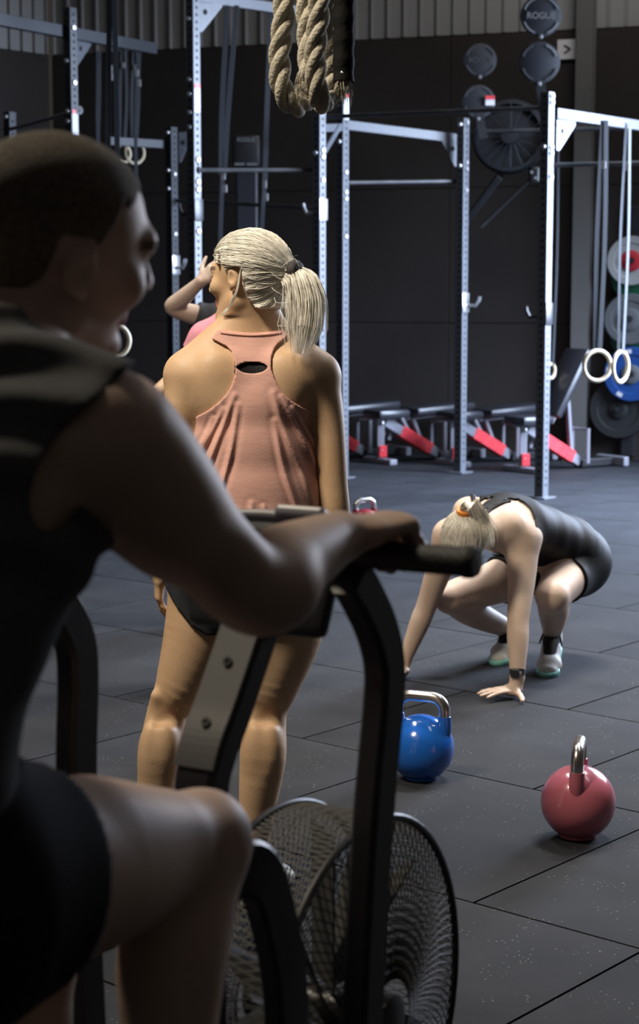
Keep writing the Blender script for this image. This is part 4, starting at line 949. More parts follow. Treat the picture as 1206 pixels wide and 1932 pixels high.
# binding along the armholes, laid on the back of the shirt
def on_back(pts, Fx, off=0.0):
    from mathutils.bvhtree import BVHTree
    me = Fx.data; o = origin_of(Fx); tr = BVHTree.FromPolygons([tuple(np.array(v.co) + o) for v in me.vertices], [tuple(q.vertices) for q in me.polygons]); out = []
    for x, z in pts:
        h = tr.ray_cast(Vector((x, 3.8, z)), Vector((0, 1, 0)))
        if h[0] is not None: out.append(np.array(h[0]) + V(0, off, 0))
    return out
for seq in ([(404, 640), (434, 659), (443, 681), (442, 707), (429, 737), (398, 765), (364, 786)], [(540, 635), (523, 657), (516, 682), (522, 707), (541, 738), (567, 760), (597, 776)]):
    pts = on_back(xz([(x * 0.993 + 476 * 0.007, y) for x, y in spl(seq, 5)]), tank, -0.0005)
    if len(pts) > 4: MB().tube([pts[0]] + pts[2:-1:2] + [pts[-1]], 0.0046, 8).build('armhole_binding', M['trim'], tank, True)
pts = on_back(xz([(x, y) for x, y in spl([(419, 627), (445, 630), (476, 632), (508, 630), (531, 627)], 4)]), tank, 0.0)
if len(pts) > 3: MB().tube(pts, 0.0035, 8).build('neck_binding', M['trim'], tank, True)
# sports bra seen in the keyhole
Fb = Field((-0.32, 4.2, 1.2), (0.16, 4.75, 1.52), 0.005); w_torso(Fb, 0.001)
def bra(X):
    d = np.maximum(X[2] - p(0, 672)[2], p(0, 790)[2] - X[2]); return np.broadcast_to(np.maximum(d, np.abs(X[0] - p(476, 700)[0]) - 0.042 + 0.0 * 0.9 * np.maximum(X[2] - p(0, 760)[2], 0)), np.broadcast_shapes(X[0].shape, X[1].shape, X[2].shape))
Fb.keep(bra); Fb.build('sports_bra', M['black_cloth'], wo)
# shorts
Fs = Field((-0.46, 4.15, 0.68), (0.14, 4.75, 1.02), 0.0045); w_torso(Fs, 0.008)
for q, r in (([p(392, 1105, 0), p(378, 1195, 0.0)], [0.096, 0.092]), ([p(548, 1105, 0), p(540, 1195, 0)], [0.096, 0.090])): limb(Fs, q, r, 0.03, 0.010)
sh = poly_d(xz([(250, 985), (700, 985), (690, 1085)] + spl([(640, 1095), (610, 1130), (570, 1168), (530, 1186), (490, 1192)], 5) + [(470, 1180)] + spl([(450, 1197), (415, 1194), (375, 1172), (345, 1142), (318, 1108), (300, 1085)], 5) + [(250, 1075)]))
Fs.keep(lambda X: np.broadcast_to(sh(X[0][:, :1, 0], X[2][:1, 0, :])[:, None, :], np.broadcast_shapes(X[0].shape, X[1].shape, X[2].shape))); Fs.build('shorts', M['short_grey'], wo)
# hair
tieW = (0.012, -0.112, 0.012)
def hlW(x, y, z):
    ax = np.abs(x); front = np.where(y > 0.035, 0.070 + 0.25 * (y - 0.035) - 0.9 * np.maximum(ax - 0.035, 0) , 0.070 - 2.1 * (0.035 - y))
    front = np.where(y < 0.0, np.maximum(0.0 - 1.2 * (0.0 - y), -0.075), front); front = np.where((y < 0.004) & (y > -0.036), 0.028, front)
    return front - z
cap_w = hair_cap(wo, HW, 'hair', M['blonde'], hlW, 0.013, tieW)
cap_strands(HW, tieW, 900, hlW, cap_w, 0.0009, 'hair_strands', M['blonde'], wo)
tw = HW.p(*tieW); tdir = -HW.f
tq = tw + tdir * 0.026; MB().lathe(tq, tdir, [(0.014, -0.016), (0.027, -0.013), (0.031, -0.004), (0.031, 0.006), (0.026, 0.013), (0.014, 0.016)], 20).build('hair_tie', M['dark_tie'], wo, True)
tail(wo, [tw + tdir * 0.004, tq + tdir * 0.008, p(552, 519, -0.06), p(568, 534, -0.08), p(577, 570, -0.09), p(574, 618, -0.10), p(566, 668, -0.11)], [0.014, 0.020, 0.034, 0.043, 0.047, 0.046, 0.024], 760, M['blonde'], 'ponytail', 0.0011, 5)
b = MB(); lk = []
for i in range(34):
    j = random.uniform(-1, 1); k = random.uniform(-1, 1)
    lk.append(smooth_path([HW.p(-0.083, -0.040, 0.02 + .004 * j), HW.p(-0.085, -0.030 + .003 * k, -0.025), HW.p(-0.078 + .002 * j, -0.006 + .004 * k, -0.06), HW.p(-0.066 + .003 * k, 0.03 + .005 * j, -0.088 + .005 * k)], 5))
for i in range(14):
    a = random.uniform(0, 3.14); s0 = tw + V(random.uniform(-.05, .06), -.05, random.uniform(-.15, .03)); lk.append(smooth_path([s0, s0 + V(random.uniform(0, .03), -.01, random.uniform(-.02, .02)), s0 + V(random.uniform(.02, .07), -.02, random.uniform(-.04, .03))], 3))
strands(b, lk, 0.0007); fluff(b.build('loose_hair', M['blonde'], wo, True))
for a, d in feet_w:
    d = unit(d); g = V(a[0], a[1], 0); shoe(wo, g - d * 0.062, g + d * 0.185, sole='shoe_w')
MB().lathe(p(303, 1062, 0.05), V(-0.06, 0.1, -1), [(0.027, -0.012), (0.030, -0.011), (0.030, 0.011), (0.027, 0.012)], 20).build('wristband', M['sock'], wo, True)

# ------------------------------------------------------------------ crouching woman, hands on the floor
cr = empty('person', F(985, 1290), 'woman in black crouching with both hands on the floor, head hanging, blonde ponytail', 'person')
DC = 6.65
c_ = lambda x, y, d: W(x, y, d)
hipc = c_(1052, 1052, 7.22); chest = c_(930, 1000, 6.86); neckb = c_(902, 992, 6.74); mid = c_(1000, 1002, 7.04)
sdc = unit(V(0.80, 0.30, -0.10))
shL, shR = c_(986, 1018, 6.80), c_(850, 1012, 6.88)          # shoulders: at the right and at the left of the picture
Fc = Field((0.22, 6.15, -0.005), (1.30, 7.75, 0.86), 0.005)
CT = [(c_(1075, 1062, 7.30), (0.165, 0.135)), (c_(1048, 1036, 7.20), (0.175, 0.135)), (c_(1008, 1010, 7.06), (0.150, 0.112)), (c_(962, 992, 6.92), (0.155, 0.112)), (c_(925, 990, 6.82), (0.150, 0.095)), (c_(905, 1000, 6.76), (0.10, 0.07))]
sdt = unit(shL - shR)
def c_torso(G, grow=0.0):
    torso(G, CT, sdt, 0.03, grow)
    G.add(Round(neckb, shL, 0.05, 0.058), 0.04, grow); G.add(Round(neckb, shR, 0.05, 0.058), 0.04, grow)
    G.add(Ell(c_(950, 965, 6.86), (0.07, 0.07, 0.06)), 0.04, grow); G.add(Ell(c_(885, 962, 6.88), (0.06, 0.06, 0.05)), 0.04, grow)
    G.add(Ell(c_(1082, 1050, 7.34), (0.125, 0.12, 0.12)), 0.05, grow)
c_torso(Fc)
elL, wrL = c_(978, 1168, 6.72), c_(976, 1290, 6.68); elR, wrR = c_(806, 1140, 6.98), c_(764, 1248, 7.02)
wrL[2] = 0.075; wrR[2] = 0.07
limb(Fc, [shL, (shL + elL) / 2 + V(0.005, 0, 0), elL, elL * 0.65 + wrL * 0.35, wrL], [0.068, 0.053, 0.042, 0.041, 0.026], 0.04)
limb(Fc, [shR, (shR + elR) / 2, elR, elR * 0.65 + wrR * 0.35, wrR], [0.066, 0.052, 0.041, 0.040, 0.026], 0.04)
hipL, hipR = c_(1090, 1066, 7.28), c_(1020, 1062, 7.30)
knL, anL = c_(1042, 1124, 6.90), c_(1042, 1196, 7.20); knR, anR = c_(848, 1128, 7.05), c_(966, 1190, 7.42)
limb(Fc, [hipL, (hipL + knL) / 2 + V(0, 0, 0.01), knL], [0.105, 0.092, 0.066], 0.04); limb(Fc, [knL, knL * 0.6 + anL * 0.4 + V(0.01, 0.03, 0), anL], [0.062, 0.062, 0.036], 0.015)
limb(Fc, [hipR, (hipR + knR) / 2 + V(0, 0, -0.01), knR], [0.105, 0.088, 0.062], 0.04); limb(Fc, [knR, knR * 0.62 + anR * 0.38 + V(0, 0.01, -0.012), anR], [0.058, 0.058, 0.036], 0.015)
for a in (anL, anR): Fc.add(Round(a, V(a[0], a[1] - 0.02, 0.06), 0.035, 0.03), 0.01); Fc.add(Round(V(a[0], a[1] - 0.02, 0.055), V(a[0], a[1] - 0.12, 0.035), 0.03, 0.026), 0.01)
hand(Fc, wrL - V(0, 0, 0.040), V(-0.95, -0.38, -0.05), V(0, 0, -1), V(0.35, -1, 0), [0.05, 0.03, 0.03, 0.05], 0.9, 1.0, (0.15, 1.0, 0.1), 0.1)
hand(Fc, wrR - V(0, 0, 0.036), V(-0.55, -0.8, -0.05), V(0, 0, -1), V(-0.9, 0.4, 0), 0.04, 0.9, 1.0, (0.3, 1.0, 0.1), 0.1)
Fc.add(Round(wrL, wrL - V(0.01, 0.004, 0.045), 0.027, 0.024), 0.01); Fc.add(Round(wrR, wrR - V(0.008, 0.008, 0.042), 0.027, 0.024), 0.01)
HC = HeadFrame(c_(878, 1018, 6.58), unit(V(-0.10, 0.05, -1.0)), unit(V(-0.22, -0.85, 0.22)), 0.98)
Fc.add(Oval(neckb, HC.p(0, -0.03, -0.05), (0.062, 0.055), (0.052, 0.05), sdt), 0.04)
head(Fc, HC)
Fc.keep(lambda X: np.broadcast_to(0.002 - X[2], np.broadcast_shapes(X[0].shape, X[1].shape, X[2].shape)))
Fc.build('body', FACE('skin_c'), cr, face_region(HC)); del Fc
def plane_px(d):      # shirt pattern drawn in the upright plane through her back
    return lambda a: [(c_(x, y, d)[0], c_(x, y, d)[2]) for x, y in a]
q_ = plane_px(6.9)
def cloth_cut(G, poly):
    fn = poly_d(poly)
    # the pattern is carried along the sight line of her back's slope: x and z scale with depth
    def k(X):
        s = 6.9 / np.maximum(X[1], 1.0); x = X[0] * s; z = CAM_H + (X[2] - CAM_H) * s; return fn(*np.broadcast_arrays(x, z))
    return k
Ft = Field((0.40, 6.5, 0.30), (1.20, 7.75, 0.86), 0.005); c_torso(Ft, 0.009)
def wr_(X):
    t = (X[0] - hipc[0]) * (-0.55) + (X[1] - hipc[1]) * (-0.7); return 0.0012 * np.sin(t * 60 + 6 * X[2] + 3 * np.sin(X[0] * 9)) * np.clip((t + 0.05) / 0.1, 0, 1) * np.clip((0.33 - t) / 0.1, 0, 1)
Ft.warp(wr_)
main = q_(spl([(872, 934), (890, 921), (930, 918), (960, 918), (1010, 925), (1060, 950), (1100, 985)], 4) + [(1180, 1060), (1080, 1075), (1010, 1075), (950, 1110), (905, 1090), (930, 1050)] + spl([(1000, 1060), (1012, 1025), (1012, 985), (1000, 958), (980, 945), (962, 944)], 4) + spl([(945, 952), (925, 963), (912, 960), (917, 950), (935, 940), (912, 945), (906, 953), (908, 934), (905, 928), (900, 928), (898, 948), (893, 952), (889, 935)], 3))
kc = cloth_cut(Ft, main)
Ft.keep(kc); Ft.build('tank_top', M['black_cloth'], cr)
def on_body(pts_px, ob, off):
    from mathutils.bvhtree import BVHTree
    o = origin_of(ob); tr = BVHTree.FromPolygons([tuple(np.array(v.co) + o) for v in ob.data.vertices], [tuple(k.vertices) for k in ob.data.polygons]); out = []; e = V(0, 0, CAM_H)
    for x, y in pts_px:
        d = unit(W(x, y, 6.9) - e); h = tr.ray_cast(Vector(e), Vector(d))
        if h[0] is not None: out.append(np.array(h[0]) - d * off)
    return out
body_c = [o for o in cr.children if o.name.startswith('body')][0]
for seq, wd_ in (([(893, 928), (894, 940), (896, 952)], 0.016), ([(962, 945), (940, 952), (922, 963), (915, 972)], 0.014)):
    pts = on_body(smooth_path([V(*s)[:2] if False else np.array(s, float) for s in seq], 4), body_c, 0.006)
    if len(pts) > 2: MB().tube(pts, 0.01, 6, flat=(V(1, 0.2, 0), wd_, 0.012)).build('shoulder_strap', M['black_cloth'], cr)
# shorts
Fs = Field((0.62, 6.75, 0.10), (1.35, 7.80, 0.80), 0.005)
torso(Fs, CT[:2], sdt, 0.03, 0.012); Fs.add(Ell(c_(1082, 1050, 7.34), (0.125, 0.12, 0.12)), 0.05, 0.012)
limb(Fs, [hipL, (hipL + knL) / 2 + V(0, 0, 0.01), hipL * .25 + knL * .75], [0.105, 0.092, 0.083], 0.04, 0.010); limb(Fs, [hipR, (hipR + knR) / 2 + V(0, 0, -0.01)], [0.105, 0.088], 0.04, 0.012)
def hem(X):
    out = None
    for hp, kn, f in ((hipL, knL, 0.58), (hipR, knR, 0.45)):
        ax = unit(kn - hp); L = np.linalg.norm(kn - hp) * f; d = (X[0] - hp[0]) * ax[0] + (X[1] - hp[1]) * ax[1] + (X[2] - hp[2]) * ax[2] - L
        out = d if out is None else np.minimum(np.maximum(out, -9), 9) if False else np.maximum(out, d)
    return out
Fs.keep(hem); sho = Fs.build('shorts', M['black_cloth'], cr)
pts = on_body([(1090, 1047), (1086, 1062), (1082, 1078)], sho, 0.003)
if len(pts) == 3:
    for i, qq in enumerate(np.linspace(0, 1, 5)): MB().box(pts[0] * (1 - qq) + pts[2] * qq, (0.016, 0.004, 0.012), (unit(pts[2] - pts[0]), V(0.5, -0.85, 0), unit(np.cross(pts[2] - pts[0], V(0.5, -0.85, 0))))).build('print_mark', M['sock'], sho)
for a, dv in ((anL, V(-0.22, -1, 0)), (anR, V(-0.45, -1, 0))):
    dv = unit(dv); g = V(a[0], a[1], 0); shoe(cr, g - dv * 0.08 + V(0, 0, 0.055), g + dv * 0.20 + V(0, 0, -0.012), 1.0)
    MB().lathe(V(a[0], a[1] - 0.01, a[2] + 0.005), V(0, 0.1, 1), [(0.036, -0.03), (0.041, -0.028), (0.041, 0.02), (0.038, 0.024)], 20).build('sock', M['sock'], cr, True)
wx = unit(wrL - elL); wp = wrL + V(0, 0, 0.022)
wt = MB().lathe(wp, wx, [(0.026, -0.011), (0.0305, -0.010), (0.0305, 0.010), (0.026, 0.011)], 24).build('watch', M['watch'], cr, True)
MB().box(wp + V(-0.012, -0.030, 0.0), (0.034, 0.012, 0.036), (unit(V(0.9, -0.35, 0)), unit(V(-0.35, -0.93, 0)), V(0, 0, 1)), 0.005).build('watch_face', M['watch'], wt); MB().box(wp + V(0.008, -0.036, 0.004), (0.008, 0.006, 0.010)).build('watch_glint_button', M['zinc'], wt)
# hair of the crouching woman
tieC = (0.0, -0.098, 0.062)
def hlC(x, y, z):
    ax = np.abs(x); front = np.where(y > 0.03, 0.058 + 0.3 * (y - 0.03) - 0.6 * np.maximum(ax - 0.035, 0), 0.058 - 1.9 * (0.03 - y)); front = np.where(y < 0.0, np.maximum(-0.002 - 1.2 * (0.0 - y), -0.075), front); return front - z
cap_c = hair_cap(cr, HC, 'hair', M['blonde2'], hlC, 0.014, tieC)
cap_strands(HC, tieC, 600, hlC, cap_c, 0.0010, 'hair_strands', M['blonde2'], cr)
tc_ = HC.p(*tieC); td_ = unit(HC.p(0, -1, 0.5) - HC.c)
tcq = tc_ + td_ * 0.022; MB().lathe(tcq, td_, [(0.014, -0.014), (0.029, -0.011), (0.032, 0.0), (0.029, 0.011), (0.014, 0.014)], 18).build('hair_tie', M['orange'], cr, True)
tail(cr, [tc_, tcq + td_ * 0.006, tcq + td_ * 0.03 + V(0.022, -0.012, 0.0), c_(906, 985, 6.50), c_(914, 1008, 6.50), c_(920, 1034, 6.52)], [0.012, 0.020, 0.032, 0.038, 0.038, 0.028], 380, M['blonde2'], 'ponytail', 0.0014, 8)

# ------------------------------------------------------------------ two athletes farther back, half hidden
def back_person(lab, d, neck, hipx, armL, armR, skin_, shirt, head_px, fwd, sleeveL, handL, cut_poly=None, shorts='black_cloth'):
    g = F(hipx, 1000); base = W(hipx, 700, d); root = empty('person', V(base[0], base[1], 0), lab, 'person'); bx, by = base[0], base[1]; nz = W(neck[0], neck[1], d)[2]
    nx = W(neck[0], neck[1], d)[0]; hz = 0.88; hx = bx; s = V(1, 0, 0)
    Fp = Field((min(nx, bx) - 0.6, by - 0.5, -0.005), (max(nx, bx) + 0.6, by + 0.5, nz + 0.34), 0.007)
    R = [(V(hx, by, hz - 0.02), (0.165, 0.115)), (V(hx, by, hz + 0.08), (0.17, 0.115)), (V((hx * .6 + nx * .4), by, hz + 0.22), (0.140, 0.098)), (V(nx, by, nz - 0.22), (0.155, 0.108)), (V(nx, by, nz - 0.10), (0.15, 0.09)), (V(nx, by, nz - 0.03), (0.09, 0.065))]
    H = HeadFrame(V(nx, by - 0.02, nz + 0.13), fwd, V(0, 0, 1), 1.0)
    def tr(G, gr=0.0):
        torso(G, R, s, 0.03, gr)
        for a in (armL, armR): G.add(Round(V(nx, by, nz - 0.02), a[0], 0.045, 0.056), 0.04, gr)
    tr(Fp)
    for a in (armL, armR): limb(Fp, [a[0], (a[0] + a[1]) / 2, a[1], a[1] * .65 + a[2] * .35, a[2]], [0.055, 0.046, 0.037, 0.038, 0.025], 0.03)
    for sx in (-1, 1): limb(Fp, [V(hx + sx * .09, by, hz), V(hx + sx * .10, by, 0.66), V(hx + sx * .105, by - .01, 0.48), V(hx + sx * .105, by + .02, 0.36), V(hx + sx * .105, by + .02, 0.09)], [0.094, 0.08, 0.054, 0.057, 0.032], 0.03); Fp.add(Round(V(hx + sx * .105, by + 0.02, 0.045), V(hx + sx * .115, by - 0.1, 0.03), 0.032, 0.028), 0.02)
    for a, hf in ((armL, handL), (armR, (V(0, -.1, -1), V(1 if armR[0][0] < nx else -1, 0, 0), V(0, -1, 0), 0.3))): hand(Fp, a[2], hf[0], hf[1], hf[2], hf[3], 0.3, 0.95)
    Fp.add(Round(V(nx, by, nz - 0.03), H.p(0, -0.02, -0.06), 0.06, 0.052), 0.03); head(Fp, H); Fp.build('body', FACE(skin_), root, face_region(H))
    Ft = Field((nx - 0.45, by - 0.3, hz - 0.1), (nx + 0.45, by + 0.3, nz + 0.1), 0.006); tr(Ft, 0.017)
    for a in (armL, armR): limb(Ft, [a[0], a[0] + (a[1] - a[0]) * sleeveL], [0.058, 0.052], 0.025, 0.012)
    def km(X):
        d_ = np.maximum(hz - 0.04 - X[2], np.minimum(9, -1 + 0 * X[2])); nk = 0.085 - np.sqrt((X[0] - nx) ** 2 + (X[1] - by + 0.02) ** 2 + (X[2] - nz - 0.04) ** 2)
        o = np.maximum(d_, nk)
        for a in (armL, armR):
            ax = unit(a[1] - a[0]); t = (X[0] - a[0][0]) * ax[0] + (X[1] - a[0][1]) * ax[1] + (X[2] - a[0][2]) * ax[2]; far = np.linalg.norm(a[1] - a[0]) * sleeveL
            rr = np.sqrt(np.maximum((X[0] - a[0][0]) ** 2 + (X[1] - a[0][1]) ** 2 + (X[2] - a[0][2]) ** 2 - t * t, 0)); o = np.maximum(o, np.minimum(np.minimum(t - far, far + 0.10 - t), 0.11 - rr))
        return o
    Ft.keep(km); Ft.build('tee_shirt', M[shirt], root)
    Fs = Field((hx - 0.4, by - 0.3, 0.5), (hx + 0.4, by + 0.3, 1.1), 0.007); torso(Fs, R[:3], s, 0.03, 0.006)
    for sx in (-1, 1): limb(Fs, [V(hx + sx * .09, by, hz), V(hx + sx * .10, by, 0.64)], [0.096, 0.086], 0.03, 0.012)
    Fs.keep(lambda X: np.maximum(0.66 - X[2], X[2] - hz - 0.14) + 0 * X[0] + 0 * X[1]); Fs.build('shorts', M[shorts], root)
    hair_cap(root, H, 'hair', M['brow'], hlC, 0.012)
    for sx in (-1, 1): g = V(hx + sx * .105, by + 0.03, 0); shoe(root, g + V(0, 0.04, 0), g + V(sx * 0.03, -0.20, 0), m='shoe_w', sole='shoe_w', laces=False)
    return root
d1 = 6.8
aL = [W(392, 642, d1), W(340, 712, d1 + .02), W(286, 750, d1 - .12)]; aR = [W(508, 642, d1), W(540, 740, d1), W(535, 850, d1 - .05)]
back_person('person in a bright pink tee just beyond the shoulder of the standing woman', d1, (450, 605), 455, aL, aR, 'skin_w', 'pink_tee', None, V(0.3, -1, 0), 0.42, (unit(V(-0.5, -0.5, -0.6)), V(0.3, 0, -0.8), V(0, -1, 0), [0.3, 0.4, 0.5, 0.5]))
d2 = 8.0
aL = [W(405, 607, d2), W(326, 580, d2 - .06), W(379, 531, d2 - .16)]; aR = [W(500, 610, d2), W(520, 690, d2), W(515, 780, d2)]
back_person('person in a slate grey tee farther back, raising a bent arm to the forehead', d2, (452, 575), 452, aL, aR, 'skin_c', 'grey_tee', None, V(-0.2, -1, 0), 0.46, (unit(V(0.6, -0.15, 0.55)), V(0.3, 0.8, -0.3), V(-0.3, -0.3, 1), [0.4, 0.5, 0.5, 0.5]))
# ------------------------------------------------------------------ the air bike
BA = math.radians(60); bh = V(math.cos(BA), math.sin(BA), 0); br = V(math.sin(BA), -math.cos(BA), 0); B0 = V(0.005, 2.45, 0.0)
bk = empty('air_bike', B0, 'black air bike with a round wire fan cage, ridden by the man', 'exercise bike')
def bp(u, w, z): return B0 + bh * u + br * w + V(0, 0, z)
M['bike'] = mat('bike_powder_coat', (0.022, 0.022, 0.025), 0.42, noise=(60, (0.030, 0.030, 0.034), 0.4, 0.7)); M['grip'] = mat('rubber_grip', (0.016, 0.016, 0.017), 0.55, bump=(300, 0.3)); M['cage'] = mat('cage_wire', (0.012, 0.012, 0.013), 0.6); M['blade'] = mat('fan_blade_grey', (0.10, 0.10, 0.10), 0.5); M['post_face'] = mat('satin_post_plate', (0.13, 0.13, 0.132), 0.45)
ZC, RC = 0.50, 0.285
# cage: two domed wire faces and the wire rim between them
cg = empty('fan_cage', (0, 0, 0)); cg.parent = bk
cw = 0.075
for s in (-1, 1):
    MB().tube([bp(RC * math.cos(t), s * cw, ZC + RC * math.sin(t)) for t in np.linspace(0, 2 * math.pi, 73)[:-1]], 0.006, 8, closed=True).build('cage_hoop', M['bike'], cg, True)
def dome(r): return cw + 0.035 * (1 - (r / RC) ** 2)
wires = MB()
for s in (-1, 1):
    n = 96
    for k in range(n):
        for tw in (-0.62, 0.62):
            a0 = 2 * math.pi * k / n; pts = []
            for r in np.linspace(0.06, RC, 13):
                a = a0 + tw * (r / RC); pts.append(bp(r * math.cos(a), s * dome(r), ZC + r * math.sin(a)))
            wires.tube(pts, 0.0011, 3)
nr = 150
for k in range(nr):
    for tw in (-0.07, 0.07):
        a0 = 2 * math.pi * k / nr; wires.tube([bp(RC * math.cos(a0 + tw * j), j * cw, ZC + RC * math.sin(a0 + tw * j)) for j in (-1, 0, 1)], 0.0011, 3)
w_ = wires.build('cage_wire', M['cage'], cg); w_['kind'] = 'stuff'
for s in (-1, 1): MB().lathe(bp(0, s * (cw + 0.03), ZC), br * s, [(0.04, -0.005), (0.04, 0.008), (0.03, 0.012), (0, 0.013)], 28).build('hub_cap', M['bike'], cg, True)
fb = MB(); fb.cyl(bp(0, -0.07, ZC), bp(0, 0.07, ZC), 0.03, 16); fb.build('fan_axle', M['black_steel'], bk, True)
for k in range(12):
    a = 2 * math.pi * k / 12; q = bh * math.cos(a) + V(0, 0, 1) * math.sin(a); t_ = -bh * math.sin(a) + V(0, 0, 1) * math.cos(a)
    MB().box(bp(0, 0, ZC) + q * 0.155, (0.23, 0.10, 0.003), (q, unit(br + t_ * 0.9), unit(np.cross(q, br + t_ * 0.9)))).build('fan_blade', M['blade'], bk)
# hand levers
def lever(w, du, lab):
    """du: how far the top swings forward (+) or back (-)"""
    c, s_ = math.cos(du), math.sin(du); pv = (-0.25, 0.42)
    def q(u, ww, z):
        x, y = u - pv[0], z - pv[1]; return bp(pv[0] + x * c + y * s_, ww, pv[1] - x * s_ + y * c)
    sg = 1 if w > 0 else -1
    path = [q(-0.275, w, 0.36), q(-0.262, w, 0.55), q(-0.245, w, 0.75), q(-0.226, w, 0.90), q(-0.205, w, 1.01), q(-0.203, w, 1.065), q(-0.225, w, 1.115), q(-0.262, w, 1.16), q(-0.292, w, 1.19)]
    L = MB().tube(smooth_path(path, 5), 0.02, 8, flat=(br, 0.036, 0.056)).build('lever_arm', M['bike'], bk, True)
    g0, g1 = q(-0.29, w - 0.10 * sg, 1.217), q(-0.29, w + 0.15 * sg, 1.217)
    MB().tube([g0, g1], 0.014, 14).build('handle_bar', M['bike'], L, True)
    t = unit(g1 - g0); G = MB(); G.lathe(q(-0.29, w + 0.012 * sg, 1.217), t, [(0.0165, 0.0), (0.0172, 0.004), (0.0172, 0.135), (0.019, 0.139), (0.019, 0.148), (0.016, 0.154), (0, 0.155)], 22); G.build('grip', M['grip'], L, True)
    G = MB(); G.lathe(q(-0.29, w - 0.012 * sg, 1.217), -t, [(0.0165, 0.0), (0.0172, 0.004), (0.0172, 0.088), (0, 0.089)], 22); G.build('grip', M['grip'], L, True)
    MB().cyl(bp(pv[0], w - 0.03, pv[1]), bp(pv[0], w + 0.03, pv[1]), 0.04, 20).build('lever_pivot', M['black_steel'], L, True); return L
lever(0.205, 0.0, 'r'); lever(-0.215, -0.13, 'l')
# front post with its bolted plate, console, frame, fork guard
pp = [bp(-0.165, 0, 1.12), bp(-0.205, 0, 1.06), bp(-0.255, 0, 0.99), bp(-0.290, 0, 0.945), bp(-0.31, 0, 0.90), bp(-0.315, 0, 0.80), bp(-0.32, 0, 0.55), bp(-0.33, 0, 0.18)]
PO = MB().tube(smooth_path(pp, 5), 0.02, 8, flat=(br, 0.062, 0.05)).build('front_post', M['bike'], bk, True)
def pface(t): a = smooth_path(pp[:6], 8); return a[int(t * (len(a) - 1))]
pts = [q + unit(np.cross(br, unit(smooth_path(pp[:5], 6)[min(i + 1, 23)] - smooth_path(pp[:5], 6)[max(i - 1, 0)]))) * 0 for i, q in enumerate(smooth_path(pp[:5], 6))]
off = []
for i, q in enumerate(pts):
    t = unit(pts[min(i + 1, len(pts) - 1)] - pts[max(i - 1, 0)]); n = np.cross(t, br); n = n if n @ -bh > 0 else -n; off.append(q + unit(n) * 0.0275)
PF = MB().tube(off, 0.01, 8, flat=(br, 0.060, 0.004)).build('post_plate', M['post_face'], PO)
for i in (8, 15):
    t = unit(pts[i + 1] - pts[i - 1]); n = np.cross(t, br); n = unit(n if n @ -bh > 0 else -n); bb = MB().lathe(off[i], n, [(0.0065, 0.001), (0.0065, 0.005), (0.003, 0.005), (0, 0.002)], 12).build('bolt', M['black_steel'], PF, True)
tcon = unit(bp(-0.12, 0, 1.22) - bp(-0.19, 0, 1.07)); ncon = unit(np.cross(tcon, br)); ncon = ncon if ncon @ -bh > 0 else -ncon
CO = MB().box(bp(-0.145, 0, 1.155), (0.21, 0.03, 0.16), (br, ncon, tcon), 0.012).build('console', M['bike'], bk, True)
MB().box(bp(-0.145, 0, 1.155) + ncon * 0.017, (0.16, 0.004, 0.11), (br, ncon, tcon), 0.001).build('console_screen', M['black_steel'], CO); MB().tube(smooth_path([bp(-0.15, -0.13, 1.222), bp(-0.145, 0.0, 1.232), bp(-0.14, 0.13, 1.222)], 6), 0.009, 10).build('console_rail', M['bench_grey'], CO, True)
MB().box(bp(-0.14, 0.05, 1.236), (0.075, 0.03, 0.018), (br, ncon, tcon), 0.006).build('phone_clip', M['bench_grey'], CO)
for s in (1,):
    g = smooth_path([bp(-0.50, s * 0.11, 0.77), bp(-0.435, s * 0.12, 0.845), bp(-0.375, s * 0.125, 0.83), bp(-0.335, s * 0.125, 0.75), bp(-0.312, s * 0.125, 0.66), bp(-0.295, s * 0.12, 0.5), bp(-0.29, s * 0.12, 0.2)], 5)
    MB().tube(g, 0.02, 8, flat=(br, 0.030, 0.068)).build('cage_guard', M['bike'], bk, True)
MB().beam(bp(-0.35, 0, 0.18), bp(-1.02, 0, 0.18), 0.06, 0.08, bev=0.008).build('main_rail', M['bike'], bk); MB().beam(bp(-0.35, 0, 0.18), bp(0.05, 0, 0.16), 0.06, 0.08, bev=0.008).build('front_rail', M['bike'], bk)
for u in (-1.0, 0.22):
    MB().beam(bp(u, -0.28, 0.05), bp(u, 0.28, 0.05), 0.08, 0.06, bev=0.01).build('cross_foot', M['bike'], bk); MB().beam(bp(u, 0, 0.05), bp(u + (0.0 if u < 0 else -0.17), 0, 0.18), 0.06, 0.06, bev=0.005).build('foot_riser', M['bike'], bk)
    for w in (-0.27, 0.27): MB().box(bp(u, w, 0.012), (0.05, 0.09, 0.024), (br, bh, V(0, 0, 1)), 0.006).build('rubber_foot', M['grip'], bk)
MB().beam(bp(-0.86, 0, 0.18), bp(-0.88, 0, 0.80), 0.05, 0.05, (1, 0, 0), 0.006).build('seat_post', M['bike'], bk)
Fz = Field(bp(-0.88, 0, 0.8) - V(0.25, 0.25, 0.05), bp(-0.88, 0, 0.9) + V(0.25, 0.25, 0.08), 0.006)
Fz.add(Oval(bp(-0.97, 0, 0.835), bp(-0.86, 0, 0.838), (0.125, 0.04), (0.10, 0.038), br), 0.02); Fz.add(Oval(bp(-0.86, 0, 0.838), bp(-0.72, 0, 0.835), (0.09, 0.036), (0.032, 0.03), br), 0.03); Fz.build('saddle', M['vinyl'], bk)
CK = (-0.42, 0.33); MB().cyl(bp(CK[0], -0.09, CK[1]), bp(CK[0], 0.09, CK[1]), 0.075, 28).build('crank_housing', M['black_steel'], bk, True); MB().beam(bp(-0.42, 0, 0.2), bp(-0.42, 0, 0.33), 0.06, 0.06, (1, 0, 0), 0.004).build('crank_mount', M['bike'], bk)
